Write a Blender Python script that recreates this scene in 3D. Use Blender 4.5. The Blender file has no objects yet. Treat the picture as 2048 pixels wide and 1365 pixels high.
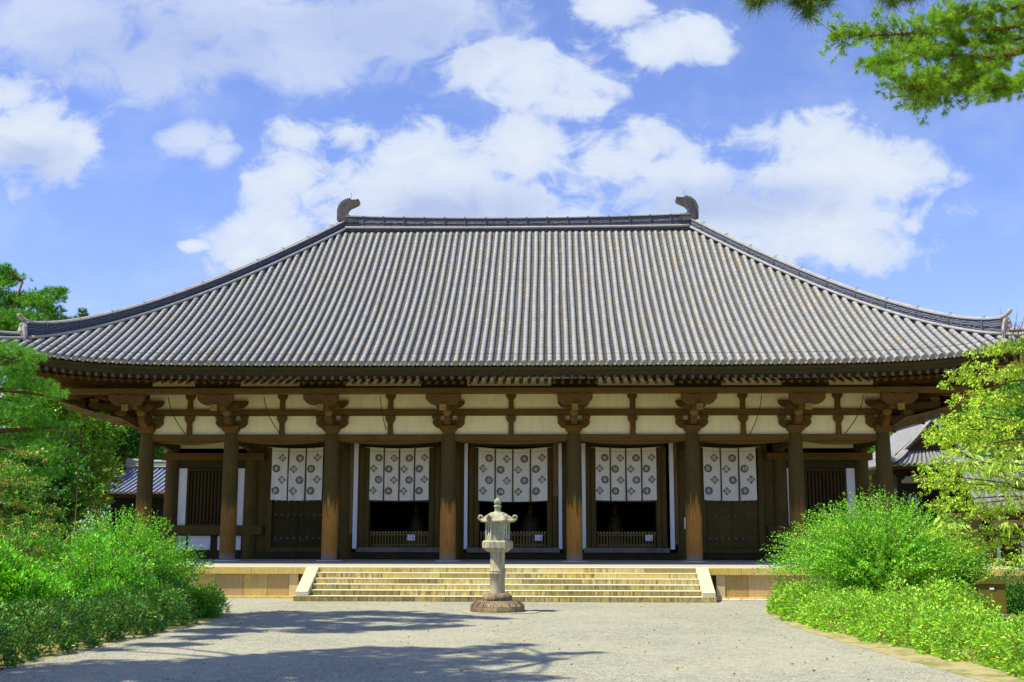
import bpy, math, random
import numpy as np
from mathutils import Vector, Matrix
random.seed(5); RNG=np.random.default_rng(5)
C=bpy.context.scene.collection; SC=bpy.context.scene
R=math.radians
# ---------------------------------------------------------------- camera
FPX=2373.0; PIT=.161; YAW=-.0332; ROLL=.0016
cam=bpy.data.cameras.new('camera'); camo=bpy.data.objects.new('camera',cam); C.objects.link(camo)
cam.sensor_width=36; cam.lens=FPX/2048*36; cam.clip_start=.1; cam.clip_end=3000
c_,s_=math.cos(YAW),math.sin(YAW)
Rv=Vector((c_,-s_,0)); F0=Vector((s_,c_,0))
Fv=F0*math.cos(PIT)+Vector((0,0,math.sin(PIT))); Uv=Vector((0,0,math.cos(PIT)))-F0*math.sin(PIT)
R2=Rv*math.cos(ROLL)+Uv*math.sin(ROLL); U2=-Rv*math.sin(ROLL)+Uv*math.cos(ROLL)
CAMP=Vector((1.524,-45.09,1.012))
camo.matrix_world=Matrix(((R2.x,U2.x,-Fv.x,CAMP.x),(R2.y,U2.y,-Fv.y,CAMP.y),(R2.z,U2.z,-Fv.z,CAMP.z),(0,0,0,1)))
SC.camera=camo
# ---------------------------------------------------------------- exposure, sun, sky
SC.view_settings.view_transform='Standard'; SC.view_settings.look='None'
SC.view_settings.exposure=0.74; SC.view_settings.gamma=1
SUND=Vector((.50,.24,-1)).normalized()          # the way sunlight travels: from the left and a little from the front
sun=bpy.data.lights.new('sun','SUN'); suno=bpy.data.objects.new('sun',sun); C.objects.link(suno)
sun.energy=4.2; sun.angle=R(.55); sun.color=(1,.93,.76)
suno.rotation_euler=SUND.to_track_quat('-Z','Y').to_euler(); suno.location=(-20,-10,40)
w=bpy.data.worlds.new('World'); SC.world=w; w.use_nodes=True
nt=w.node_tree; N=nt.nodes; L=nt.links
for n in list(N): N.remove(n)
def node(t,**k):
    n=N.new(t)
    for a,b in k.items(): setattr(n,a,b)
    return n
def wm(op,a,b=None,c=None,clamp=False):
    n=node('ShaderNodeMath',operation=op,use_clamp=clamp)
    for i,v in enumerate((a,b,c)):
        if v is None: continue
        if isinstance(v,(int,float)): n.inputs[i].default_value=v
        else: L.new(v,n.inputs[i])
    return n.outputs[0]
out=node('ShaderNodeOutputWorld'); bg=node('ShaderNodeBackground'); bg.inputs[1].default_value=.115
L.new(bg.outputs[0],out.inputs[0])
sky=node('ShaderNodeTexSky',sky_type='NISHITA',sun_disc=False)
sky.sun_elevation=math.asin(-SUND.z); sky.sun_rotation=math.atan2(-SUND.x,-SUND.y)
sky.altitude=50; sky.air_density=1.0; sky.dust_density=.6; sky.ozone_density=3.0
tc=node('ShaderNodeTexCoord'); sx=node('ShaderNodeSeparateXYZ'); L.new(tc.outputs['Generated'],sx.inputs[0])
yy=wm('MAXIMUM',sx.outputs[1],.05)
uu=wm('DIVIDE',sx.outputs[0],yy); vv=wm('DIVIDE',sx.outputs[2],yy)
def dirn(px,py):
    a=(px-1024)/FPX; b=-(py-682.5)/FPX
    d=R2*a+U2*b+Fv
    return d.x/d.y,d.z/d.y
nz=node('ShaderNodeTexNoise',noise_dimensions='2D'); nz.inputs['Scale'].default_value=9; nz.inputs['Detail'].default_value=9; nz.inputs['Roughness'].default_value=.60
cb=node('ShaderNodeCombineXYZ'); L.new(uu,cb.inputs[0]); L.new(wm('MULTIPLY',vv,1.35),cb.inputs[1]); L.new(cb.outputs[0],nz.inputs['Vector'])
nb=node('ShaderNodeTexNoise',noise_dimensions='2D'); nb.inputs['Scale'].default_value=22; nb.inputs['Detail'].default_value=8; nb.inputs['Roughness'].default_value=.6; nb.inputs['Distortion'].default_value=.6; L.new(cb.outputs[0],nb.inputs['Vector'])
# blobs: centre and radii as seen from the court (towards the north), weight
BANK=[(120,50,330,115),(430,30,440,140),(760,40,300,135),(620,110,260,95),(300,120,300,95),(900,20,110,70),(385,282,90,40),(435,305,50,36)]
BL=[(60,270,150,110),(110,330,90,60),(20,190,120,60),(170,280,45,50),
    (960,130,120,60),(1070,150,130,75),(1170,150,150,80),(1290,105,120,55),(1400,60,80,46),(1430,85,55,40),(1345,75,60,40),(1215,15,85,55),(1150,210,110,45),
    (620,270,90,40),(700,270,110,45),(820,290,120,80),(600,360,110,90),(760,400,260,120),(900,330,140,90),(1060,310,130,80),(1010,430,280,120),(560,470,130,80),(500,510,80,50),
    (1290,285,85,60),(1240,330,120,70),(1400,350,170,80),(1330,420,240,110),(1640,290,120,60),(1590,350,190,90),(1560,430,290,110),(1720,330,110,60),(1790,350,130,60),(1480,500,320,80),(1230,470,320,120),(1680,500,130,50),
    (385,492,35,12)]
BL=[(x,y,rx*1.1,ry*1.12) if (y>240 and 560<x<1850) else (x,y,rx,ry) for x,y,rx,ry in BL]
def field(blobs):
    m=None
    for (px,py,rx,ry) in blobs:
        u0,v0=dirn(px,py)
        a=wm('MULTIPLY',wm('SUBTRACT',uu,u0),FPX/rx); b=wm('MULTIPLY',wm('SUBTRACT',vv,v0),FPX/ry/1.03)
        q=wm('ADD',wm('MULTIPLY',a,a),wm('MULTIPLY',b,b))
        q=wm('SUBTRACT',1.0,wm('SQRT',q)); q=wm('MAXIMUM',q,-1.0)
        m=q if m is None else wm('SMOOTH_MAX',m,q,.22)
    return m
Fd=field(BL)
dns=wm('ADD',wm('ADD',Fd,wm('MULTIPLY',wm('SUBTRACT',nz.outputs[0],.5),2.5)),wm('MULTIPLY',wm('SUBTRACT',nb.outputs[0],.5),1.6))
def ramp(v,a,b,smooth=True):
    n=node('ShaderNodeMapRange'); n.interpolation_type='SMOOTHSTEP' if smooth else 'LINEAR'
    n.inputs[1].default_value=a; n.inputs[2].default_value=b; L.new(v,n.inputs[0]); return n.outputs[0]
alpha=ramp(dns,-.12,.55)
soft=ramp(wm('ADD',field(BANK),wm('ADD',wm('MULTIPLY',wm('SUBTRACT',nz.outputs[0],.5),1.6),wm('MULTIPLY',wm('SUBTRACT',nb.outputs[0],.5),1.5))),-.2,.75)
alpha=wm('MAXIMUM',alpha,wm('MULTIPLY',soft,.88))
veil=wm('MULTIPLY',ramp(nz.outputs[0],.40,.75),.22)
alpha=wm('MAXIMUM',alpha,veil)
# base blue of the clear sky from the Sky Texture, cloud colour on top
core=ramp(dns,.25,1.35)
grey=field([(300,90,480,120),(760,60,300,130),(60,330,120,70),(900,420,260,60),(1420,410,300,60),(1560,400,160,50)])
gr=wm('MULTIPLY',ramp(wm('ADD',grey,wm('MULTIPLY',wm('SUBTRACT',nb.outputs[0],.5),1.2)),-.2,.9),.85)
def mixc(f,a,b,bt='MIX'):
    n=node('ShaderNodeMix',data_type='RGBA',blend_type=bt)
    for i,v in ((0,f),(6,a),(7,b)):
        if isinstance(v,(int,float)): n.inputs[i].default_value=v
        elif isinstance(v,tuple): n.inputs[i].default_value=(*v,1)
        else: L.new(v,n.inputs[i])
    return n.outputs[2]
CW=(4.0,4.4,5.0); CG=(2.15,2.7,4.2)
ccol=mixc(gr,CW,CG)
ccol=mixc(wm('MULTIPLY',wm('SUBTRACT',1.0,core),.45),ccol,(2.9,3.5,4.9))
skyc=mixc(1.0,sky.outputs[0],(.84,.83,1.13),'MULTIPLY')
final=mixc(alpha,skyc,ccol)
L.new(final,bg.inputs[0])

# ---------------------------------------------------------------- helpers
def lin(h): return tuple(h)
def prin(name,rough=.8,spec=.3):
    m=bpy.data.materials.new(name); m.use_nodes=True; t=m.node_tree; b=t.nodes['Principled BSDF']
    b.inputs['Roughness'].default_value=rough; b.inputs['Specular IOR Level'].default_value=spec
    return m,t,b
class NT:
    def __init__(s,t): s.t=t
    def n(s,ty,**k):
        n=s.t.nodes.new(ty)
        for a,b in k.items(): setattr(n,a,b)
        return n
    def l(s,a,b): s.t.links.new(a,b)
    def math(s,op,a,b=None,clamp=False):
        n=s.n('ShaderNodeMath',operation=op,use_clamp=clamp)
        for i,v in enumerate((a,b)):
            if v is None: continue
            if isinstance(v,(int,float)): n.inputs[i].default_value=v
            else: s.l(v,n.inputs[i])
        return n.outputs[0]
    def pos(s,scale=(1,1,1)):
        g=s.n('ShaderNodeNewGeometry'); mp=s.n('ShaderNodeMapping'); mp.inputs['Scale'].default_value=scale
        s.l(g.outputs['Position'],mp.inputs[0]); return mp.outputs[0]
    def noise(s,vec,scale,detail=4,rough=.6,dist=0):
        n=s.n('ShaderNodeTexNoise'); n.inputs['Scale'].default_value=scale; n.inputs['Detail'].default_value=detail
        n.inputs['Roughness'].default_value=rough; n.inputs['Distortion'].default_value=dist; s.l(vec,n.inputs['Vector']); return n.outputs[0]
    def rng(s,v,a,b,c=0.,d=1.,smooth=False):
        n=s.n('ShaderNodeMapRange'); n.inputs[1].default_value=a; n.inputs[2].default_value=b; n.inputs[3].default_value=c; n.inputs[4].default_value=d
        if smooth: n.interpolation_type='SMOOTHSTEP'
        s.l(v,n.inputs[0]); return n.outputs[0]
    def mix(s,f,a,b,bt='MIX'):
        n=s.n('ShaderNodeMix',data_type='RGBA',blend_type=bt)
        for i,v in ((0,f),(6,a),(7,b)):
            if isinstance(v,(int,float)): n.inputs[i].default_value=v
            elif isinstance(v,tuple): n.inputs[i].default_value=(*v,1)
            else: s.l(v,n.inputs[i])
        return n.outputs[2]
    def bump(s,h,b,strength=.4,dist=.02):
        n=s.n('ShaderNodeBump'); n.inputs['Strength'].default_value=strength; n.inputs['Distance'].default_value=dist
        s.l(h,n.inputs['Height']); s.l(n.outputs[0],b.inputs['Normal'])
    def tint(s):
        a=s.n('ShaderNodeAttribute',attribute_name='tint'); return a
def wood(name,c1,c2,c3,scale=(14,14,1.2),bare=None,rough=.85):
    c1,c2,c3=[(q[0]*.86,q[1]*.86,q[2]*.50) if name not in ('grey_wood','rafter_end_paint') else q for q in (c1,c2,c3)]
    m,t,b=prin(name,rough,.2); k=NT(t)
    v=k.pos(scale); a=k.noise(v,1.6,6,.7,.3); w_=k.noise(k.pos((1.1,1.1,.7)),1.3,3)
    col=k.mix(k.rng(a,.35,.7),c1,c2); col=k.mix(k.rng(w_,.45,.75),col,c3)
    fine=k.noise(k.pos(tuple(q*3.2 for q in scale)),2,3)
    col=k.mix(k.rng(fine,.3,.7,.0,.45),col,(c1[0]*.4,c1[1]*.4,c1[2]*.4))
    if bare:
        g=k.n('ShaderNodeNewGeometry'); sp=k.n('ShaderNodeSeparateXYZ'); k.l(g.outputs['Position'],sp.inputs[0])
        z=k.math('ADD',sp.outputs[2],k.rng(k.noise(k.pos((7,7,.8)),1.2,4),.3,.7,-.45,.45))
        f=k.rng(z,1.75,2.35,1,0,True)
        f=k.math('MULTIPLY',f,k.rng(k.math('ABSOLUTE',sp.outputs[0]),8.5,10.2,1,.42))
        g1=k.noise(k.pos((16,16,1.0)),1.5,5,.7,1.0)
        bc=k.mix(k.rng(g1,.35,.68),bare[0],bare[1])
        col=k.mix(f,col,bc)
        f2=k.rng(k.math('ADD',sp.outputs[2],k.rng(g1,.3,.7,-.12,.12)),.08,.34,.75,0,True)
        col=k.mix(f2,col,(.26,.24,.24))
    k.l(col,b.inputs['Base Color']); k.bump(a,b,.5,.012)
    return m
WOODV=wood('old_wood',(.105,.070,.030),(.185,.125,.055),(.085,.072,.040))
WOODC=wood('column_wood',(.085,.062,.030),(.150,.112,.055),(.075,.070,.038),bare=((.30,.13,.022),(.56,.27,.06)))
WOODH=wood('beam_wood',(.130,.075,.028),(.215,.130,.050),(.115,.085,.036),scale=(1.2,14,14))
WOODX=wood('bracket_wood',(.125,.066,.024),(.230,.125,.045),(.110,.080,.034),scale=(4,4,9))
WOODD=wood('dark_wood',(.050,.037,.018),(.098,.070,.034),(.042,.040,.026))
WOODL=wood('pale_wood',(.26,.16,.07),(.46,.28,.12),(.18,.11,.05),scale=(3,3,10))
WOODL2=wood('worn_block_wood',(.22,.13,.06),(.38,.24,.10),(.16,.10,.05),scale=(5,5,8))
WOODR=wood('rafter_wood',(.10,.058,.024),(.20,.115,.042),(.14,.075,.028),scale=(14,1.2,14))
WOODP=wood('pinkish_wood',(.22,.13,.085),(.34,.21,.14),(.12,.075,.04),scale=(16,16,2))
WOODG=wood('grey_wood',(.20,.18,.14),(.30,.27,.21),(.12,.10,.07))
WOODE=wood('rafter_end_paint',(.085,.095,.085),(.14,.15,.14),(.08,.06,.035),scale=(6,6,6))
FASC=wood('fascia_wood',(.050,.046,.022),(.075,.066,.032),(.10,.055,.03),scale=(.8,5,5))
def plain(name,c,rough=.8,var=.15,scale=3,spec=.3,bump=0):
    m,t,b=prin(name,rough,spec); k=NT(t)
    a=k.noise(k.pos(),scale,5)
    col=k.mix(k.rng(a,.3,.7),tuple(q*(1-var) for q in c),tuple(min(1,q*(1+var)) for q in c))
    k.l(col,b.inputs['Base Color'])
    if bump: k.bump(a,b,bump,.02)
    return m
PLAS=plain('plaster_cream',(.80,.74,.50),.9,.06,2.2)
PLAW=plain('plaster_white',(.80,.82,.86),.9,.05,3)
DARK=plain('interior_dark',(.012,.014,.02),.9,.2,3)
IRON=plain('dark_iron',(.03,.03,.035),.55,.3,20)
CABLE=plain('cable_black',(.02,.02,.018),.6,.1,5)
def plaster(name,c,dirt):
    m,t,b=prin(name,.92,.15); k=NT(t)
    n1=k.noise(k.pos((2,2,.6)),1.8,6,.7,.4); n2=k.noise(k.pos((1,1,1)),9,5,.7); n3=k.noise(k.pos((.5,.5,.5)),1,2)
    col=k.mix(k.rng(n1,.48,.75,0,.55),c,dirt); col=k.mix(k.rng(n2,.55,.8,0,.30),col,dirt); col=k.mix(k.rng(n3,.4,.65,0,.35),col,(c[0]*.86,c[1]*.88,c[2]*.92))
    k.l(col,b.inputs['Base Color']); k.bump(n2,b,.25,.006); return m
PLAS=plaster('plaster_cream',(.80,.74,.44),(.50,.44,.25))
PLAW=plaster('plaster_white',(.80,.82,.85),(.62,.60,.55))
def tilemat(name,warm=1.0):
    m,t,b=prin(name,.62,.45); k=NT(t); at=k.tint()
    n1=k.noise(k.pos(),7,6,.7); n2=k.noise(k.pos((1,.35,.35)),.9,4); n4=k.noise(k.pos((1.5,.15,.15)),1.1,4)
    col=k.mix(k.rng(n1,.3,.75,0,.5),at.outputs['Color'],k.mix(.5,at.outputs['Color'],(.16,.16,.17)))
    col=k.mix(k.rng(n2,.5,.75,0,.25),col,(.30,.31,.36))
    col=k.mix(k.rng(n4,.5,.72,0,.35),col,(.20,.19,.16))
    n5=k.noise(k.pos((2.2,.5,.5)),1.3,5); col=k.mix(k.rng(n5,.52,.74,0,.45),col,(.36,.31,.17))
    k.l(col,b.inputs['Base Color']); k.bump(n1,b,.25,.008)
    return m
TILE=tilemat('roof_tile')
PAN=plain('pan_tile',(.145,.135,.105),.8,.5,9)
NOSHI=None
def noshi():
    m,t,b=prin('ridge_tile_stack',.6,.4); k=NT(t)
    g=k.n('ShaderNodeNewGeometry')
    wv=k.n('ShaderNodeTexWave',wave_type='BANDS',bands_direction='Z'); wv.inputs['Scale'].default_value=5.2; wv.inputs['Distortion'].default_value=6; wv.inputs['Detail'].default_value=2; wv.inputs['Detail Scale'].default_value=1.2
    k.l(k.pos((.8,.8,1)),wv.inputs['Vector'])
    n=k.noise(k.pos((2,2,14)),3,4)
    col=k.mix(k.rng(wv.outputs['Fac'],.35,.95),(.022,.028,.055),(.15,.17,.23)); col=k.mix(k.rng(n,.55,.8,0,.6),col,(.30,.30,.32))
    k.l(col,b.inputs['Base Color']); k.bump(wv.outputs['Fac'],b,.8,.03)
    return m
NOSHI=noshi()
RCAP=plain('ridge_cap_tile',(.32,.32,.29),.6,.18,4)
SHIBI=None
def shibimat():
    m,t,b=prin('glazed_ornament',.45,.5); k=NT(t)
    n=k.noise(k.pos((5,5,1.6)),2,5,.65); n2=k.noise(k.pos(),9,4)
    col=k.mix(k.rng(n,.35,.6),(.022,.022,.026),(.085,.078,.066)); col=k.mix(k.rng(n,.66,.72),col,(.35,.33,.28)); col=k.mix(k.rng(n2,.5,.8,0,.4),col,(.22,.17,.09))
    k.l(col,b.inputs['Base Color']); return m
SHIBI=shibimat()
FINR=plain('fin_rib_glaze',(.22,.23,.21),.6,.2,9)
STRAP=plain('strap_metal',(.13,.14,.15),.6,.3,9)
def stonemat(name,base,stain,warm,tint=False,stainy=.5,fine=30):
    m,t,b=prin(name,.85,.25); k=NT(t)
    n1=k.noise(k.pos(),1.3,5,.65); n2=k.noise(k.pos((9,9,1.6)),1.4,5,.7); n3=k.noise(k.pos(),fine,3,.7)
    col=k.mix(k.rng(n1,.4,.65),base,warm)
    if tint:
        at=k.tint(); col=k.mix(1.0,col,at.outputs['Color'],'MULTIPLY')
        f=k.math('MULTIPLY',k.rng(n2,.40,.66),at.outputs['Alpha'])
    else: f=k.rng(n2,.44,.68,0,stainy)
    col=k.mix(f,col,stain)
    col=k.mix(k.rng(n3,.35,.65,0,.30),col,tuple(q*.5 for q in base))
    k.l(col,b.inputs['Base Color']); k.bump(n3,b,.5,.01); return m
STEP=stonemat('step_stone',(.64,.55,.20),(.075,.058,.03),(.68,.47,.10),True)
STEPTOP=stonemat('paving_stone',(.74,.72,.60),(.5,.47,.36),(.74,.70,.52),False,.2)
SLAB=stonemat('platform_panel_stone',(.54,.42,.17),(.24,.17,.08),(.62,.42,.16),True,.4,18)
COPE=stonemat('coping_stone',(.64,.53,.18),(.34,.22,.06),(.70,.47,.08),False,.45,22)
STR=stonemat('stringer_stone',(.56,.53,.36),(.5,.42,.2),(.70,.62,.36),False,.25)
LAN=stonemat('lantern_stone',(.44,.43,.29),(.11,.09,.065),(.50,.45,.26),False,.85,40)
LANB=stonemat('lantern_base_stone',(.20,.145,.085),(.05,.032,.025),(.40,.32,.16),False,.95,30)
FLOOR=stonemat('porch_floor_stone',(.46,.44,.34),(.3,.28,.22),(.50,.47,.34),False,.3)

class MB:
    def __init__(s): s.v=[]; s.f=[]; s.m=[]; s.t=[]; s.sm=[]
    def add(s,vs,fs,mat=0,tint=(1,1,1,1),smooth=False):
        o=len(s.v); s.v.extend([tuple(v) for v in vs]); s.t.extend([tint]*len(vs))
        for f in fs: s.f.append([o+i for i in f]); s.m.append(mat); s.sm.append(smooth)
    def box(s,x0,x1,y0,y1,z0,z1,mat=0,tint=(1,1,1,1),bev=0.0):
        if x0>x1: x0,x1=x1,x0
        if y0>y1: y0,y1=y1,y0
        if bev>0:
            b=min(bev,(x1-x0)*.3,(y1-y0)*.3,(z1-z0)*.3); vs=[];idx={}
            # chamfered box: 24 verts
            def P(i,x,y,z): vs.append((x,y,z)); idx[i]=len(vs)-1
            for sx_ in (0,1):
                for sy_ in (0,1):
                    for sz_ in (0,1):
                        X=(x0,x1)[sx_]; Y=(y0,y1)[sy_]; Z=(z0,z1)[sz_]; ix=(1,-1)[sx_]*b; iy=(1,-1)[sy_]*b; iz=(1,-1)[sz_]*b
                        P((sx_,sy_,sz_,'x'),X,Y+iy,Z+iz); P((sx_,sy_,sz_,'y'),X+ix,Y,Z+iz); P((sx_,sy_,sz_,'z'),X+ix,Y+iy,Z)
            fs=[]
            for a in (0,1):
                q=[(a,0,0,'x'),(a,1,0,'x'),(a,1,1,'x'),(a,0,1,'x')]; fs.append([idx[i] for i in (q if a else q[::-1])])
                q=[(0,a,0,'y'),(0,a,1,'y'),(1,a,1,'y'),(1,a,0,'y')]; fs.append([idx[i] for i in (q if a else q[::-1])])
                q=[(0,0,a,'z'),(1,0,a,'z'),(1,1,a,'z'),(0,1,a,'z')]; fs.append([idx[i] for i in (q if a else q[::-1])])
            for a in (0,1):
                for c in (0,1):
                    q=[(a,c,0,'x'),(a,c,0,'y'),(a,c,1,'y'),(a,c,1,'x')]; fs.append([idx[i] for i in (q if a==c else q[::-1])])
                    q=[(a,0,c,'x'),(a,0,c,'z'),(a,1,c,'z'),(a,1,c,'x')]; fs.append([idx[i] for i in (q[::-1] if a==c else q)])
                    q=[(0,a,c,'y'),(0,a,c,'z'),(1,a,c,'z'),(1,a,c,'y')]; fs.append([idx[i] for i in (q if a==c else q[::-1])])
                    for e in (0,1):
                        q=[(a,c,e,'x'),(a,c,e,'y'),(a,c,e,'z')]; fs.append([idx[i] for i in (q if (a+c+e)%2 else q[::-1])])
            s.add(vs,fs,mat,tint)
        else:
            vs=[(x,y,z) for x in (x0,x1) for y in (y0,y1) for z in (z0,z1)]
            s.add(vs,[(0,1,3,2),(4,6,7,5),(0,4,5,1),(2,3,7,6),(0,2,6,4),(1,5,7,3)],mat,tint)
        return s
    def prism(s,poly,y0,y1,mat=0,axis='y',tint=(1,1,1,1)):
        # poly in (x,z) extruded along y ; or (y,z) along x
        n=len(poly)
        if axis=='y': vs=[(a,y0,b) for a,b in poly]+[(a,y1,b) for a,b in poly]
        elif axis=='x': vs=[(y0,a,b) for a,b in poly]+[(y1,a,b) for a,b in poly]
        else: vs=[(a,b,y0) for a,b in poly]+[(a,b,y1) for a,b in poly]
        fs=[list(range(n)),list(range(2*n-1,n-1,-1))]+[(i,n+i,n+(i+1)%n,(i+1)%n) for i in range(n)]
        s.add(vs,fs,mat,tint); return s
    def lathe(s,prof,n=24,cx=0,cy=0,mat=0,smooth=True,rot=0,ell=1,tint=(1,1,1,1)):
        vs=[];fs=[]
        for r,z in prof:
            for i in range(n):
                a=2*math.pi*i/n+rot; vs.append((cx+r*math.cos(a),cy+r*math.sin(a)*ell,z))
        for k in range(len(prof)-1):
            for i in range(n):
                j=(i+1)%n; fs.append((k*n+i,k*n+j,(k+1)*n+j,(k+1)*n+i))
        s.add(vs,fs,mat,tint,smooth)
        s.add(vs[:n],[list(range(n-1,-1,-1))],mat,tint); s.add(vs[-n:],[list(range(n))],mat,tint); return s
    def tube(s,pts,rad,n=6,mat=0,smooth=True,tint=(1,1,1,1)):
        pts=[Vector(p) for p in pts]; vs=[];fs=[]
        if not hasattr(rad,'__len__'): rad=[rad]*len(pts)
        pd=None
        for i,p in enumerate(pts):
            d=(pts[min(i+1,len(pts)-1)]-pts[max(i-1,0)]).normalized()
            up=Vector((0,0,1)) if abs(d.z)<.95 else Vector((1,0,0))
            a=d.cross(up).normalized(); b=a.cross(d)
            for k in range(n):
                t=2*math.pi*k/n; vs.append(p+(a*math.cos(t)+b*math.sin(t))*rad[i])
        for i in range(len(pts)-1):
            for k in range(n):
                j=(k+1)%n; fs.append((i*n+k,i*n+j,(i+1)*n+j,(i+1)*n+k))
        fs.append(list(range(n-1,-1,-1))); fs.append([(len(pts)-1)*n+k for k in range(n)])
        s.add(vs,fs,mat,tint,smooth); return s
    def build(s,name,mats,parent=None,loc=None):
        if not isinstance(mats,(list,tuple)): mats=[mats]
        me=bpy.data.meshes.new(name); me.from_pydata(s.v,[],s.f)
        for m in mats: me.materials.append(m)
        me.polygons.foreach_set('material_index',s.m); me.polygons.foreach_set('use_smooth',s.sm)
        if any(t!=(1,1,1,1) for t in s.t[:4000:7]+s.t[-5:]):
            a=me.attributes.new('tint','FLOAT_COLOR','POINT'); a.data.foreach_set('color',np.array([c if len(c)==4 else (*c,1) for c in s.t],dtype=np.float32).ravel())
        me.update()
        o=bpy.data.objects.new(name,me); C.objects.link(o)
        if parent: o.parent=parent
        if loc: o.location=loc
        return o
def empty(name,loc,label,cat,group=None,rz=0):
    o=bpy.data.objects.new(name,None); C.objects.link(o); o.location=loc; o.rotation_euler=(0,0,rz); o.empty_display_size=.3
    tag(o,label,cat,group); return o
def tag(o,label=None,cat=None,group=None,kind=None):
    if label: o['label']=label
    if cat: o['category']=cat
    if group: o['group']=group
    if kind: o['kind']=kind
    return o
def inst(o,loc=(0,0,0),parent=None,rz=None,scale=None):
    c=o.copy(); C.objects.link(c); c.location=loc
    if parent is not None: c.parent=parent
    if rz is not None: c.rotation_euler=(0,0,rz)
    if scale: c.scale=scale
    return c
def copy_tree(o,parent=None):
    c=o.copy(); C.objects.link(c)
    if parent is not None: c.parent=parent
    for ch in [x for x in bpy.data.objects if x.parent==o]: copy_tree(ch,c)
    return c

# ================================================================ ground
GZ=-1.12
def soilmat():
    m,t,b=prin('garden_soil',.95,.1); k=NT(t)
    n=k.noise(k.pos(),.8,6); n2=k.noise(k.pos(),14,5)
    col=k.mix(k.rng(n,.45,.6),(.42,.32,.12),(.14,.17,.04)); col=k.mix(k.rng(n2,.4,.7,0,.5),col,(.30,.22,.09))
    k.l(col,b.inputs['Base Color']); k.bump(n2,b,.6,.03); return m
def gravelmat():
    m,t,b=prin('court_gravel',.9,.2); k=NT(t)
    v=k.n('ShaderNodeTexVoronoi'); v.inputs['Scale'].default_value=38; k.l(k.pos(),v.inputs['Vector'])
    bw=k.n('ShaderNodeSeparateColor'); k.l(v.outputs['Color'],bw.inputs[0])
    n=k.noise(k.pos(),.35,4); n2=k.noise(k.pos(),60,3,.7); n3=k.noise(k.pos((1,1,1)),3.5,5)
    col=k.mix(bw.outputs[0],(.15,.165,.125),(.455,.475,.345))
    col=k.mix(k.rng(bw.outputs[1],.86,.9),col,(.50,.36,.18)); col=k.mix(k.rng(bw.outputs[2],.88,.92),col,(.10,.105,.12))
    col=k.mix(k.rng(n2,.35,.7,0,.25),col,(.18,.18,.17)); col=k.mix(k.rng(n,.42,.62,0,.4),col,(.42,.40,.27)); col=k.mix(k.rng(n3,.45,.7,0,.25),col,(.56,.55,.42))
    k.l(col,b.inputs['Base Color'])
    h=k.math('ADD',k.rng(v.outputs['Distance'],0,.5,1,0),n3); k.bump(h,b,.8,.02); return m
SOIL=soilmat(); GRAV=gravelmat()
g=MB(); g.add([(-900,-300,GZ-.012),(900,-300,GZ-.012),(900,900,GZ-.012),(-900,900,GZ-.012)],[(0,1,2,3)])
tag(g.build('ground',SOIL),'mossy brown garden soil round the hall and under the shrubs','ground',kind='structure')
def wob(a,b,n,amp):
    r=[]
    for i in range(n+1):
        t=i/n; r.append((a[0]+(b[0]-a[0])*t+random.uniform(-amp,amp),a[1]+(b[1]-a[1])*t+random.uniform(-amp,amp)))
    return r
Lp=[(-7.4,-60),(-7.35,-30),(-7.15,-24),(-6.95,-19),(-6.75,-16.2),(-7.1,-14.2),(-8.0,-12.2),(-9.5,-11.2),(-14,-10.6),(-40,-10.4)]
Rp=[(9.5,-60),(8.15,-30),(7.75,-25),(7.35,-20.5),(7.2,-17),(7.3,-13),(7.75,-10.6),(8.8,-9.6),(13,-9.2),(40,-9)]
def dens(P,amp):
    o=[]
    for a,b in zip(P[:-1],P[1:]): o+=wob(a,b,max(1,int(math.hypot(a[0]-b[0],a[1]-b[1])/.5)),amp)[:-1]
    return o+[P[-1]]
poly=dens(Lp,.05)+[(-40,-4.6),(40,-4.6)]+dens(Rp,.05)[::-1]
g=MB(); g.add([(x,y,GZ) for x,y in poly],[list(range(len(poly)))[::-1]])
o=g.build('gravel_court',GRAV); tag(o,'pale grey raked gravel court in front of the hall','gravel',kind='structure')
# straw coloured strip between gravel and right hedge
GRAVS=stonemat('slab_stone',(.42,.38,.24),(.3,.25,.14),(.50,.46,.32),False,.3)
STRAW=None
def strawmat():
    m,t,b=prin('dry_sand_edge',.95,.1); k=NT(t); n=k.noise(k.pos(),3,6); n2=k.noise(k.pos(),40,4)
    col=k.mix(k.rng(n,.45,.62),(.38,.33,.16),(.17,.20,.06)); col=k.mix(k.rng(n2,.4,.7,0,.4),col,(.35,.27,.12)); k.l(col,b.inputs['Base Color']); k.bump(n2,b,.7,.02); return m
STRAW=strawmat()
for nm,P,d0,d1 in (('sand_edge',Rp,-.03,.75),('sand_edge',Lp,.03,-.5)):
    q=dens(P[:8],.04); g=MB()
    vs=[];n=len(q)
    for x,y in q: vs.append((x+d0*random.uniform(.2,2.2),y,GZ+.004)); 
    for x,y in q: vs.append((x+d1,y,GZ+.03))
    g.add(vs,[(i,i+1,n+i+1,n+i) for i in range(n-1)])
    tag(g.build(nm,STRAW),kind='structure')
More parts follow.
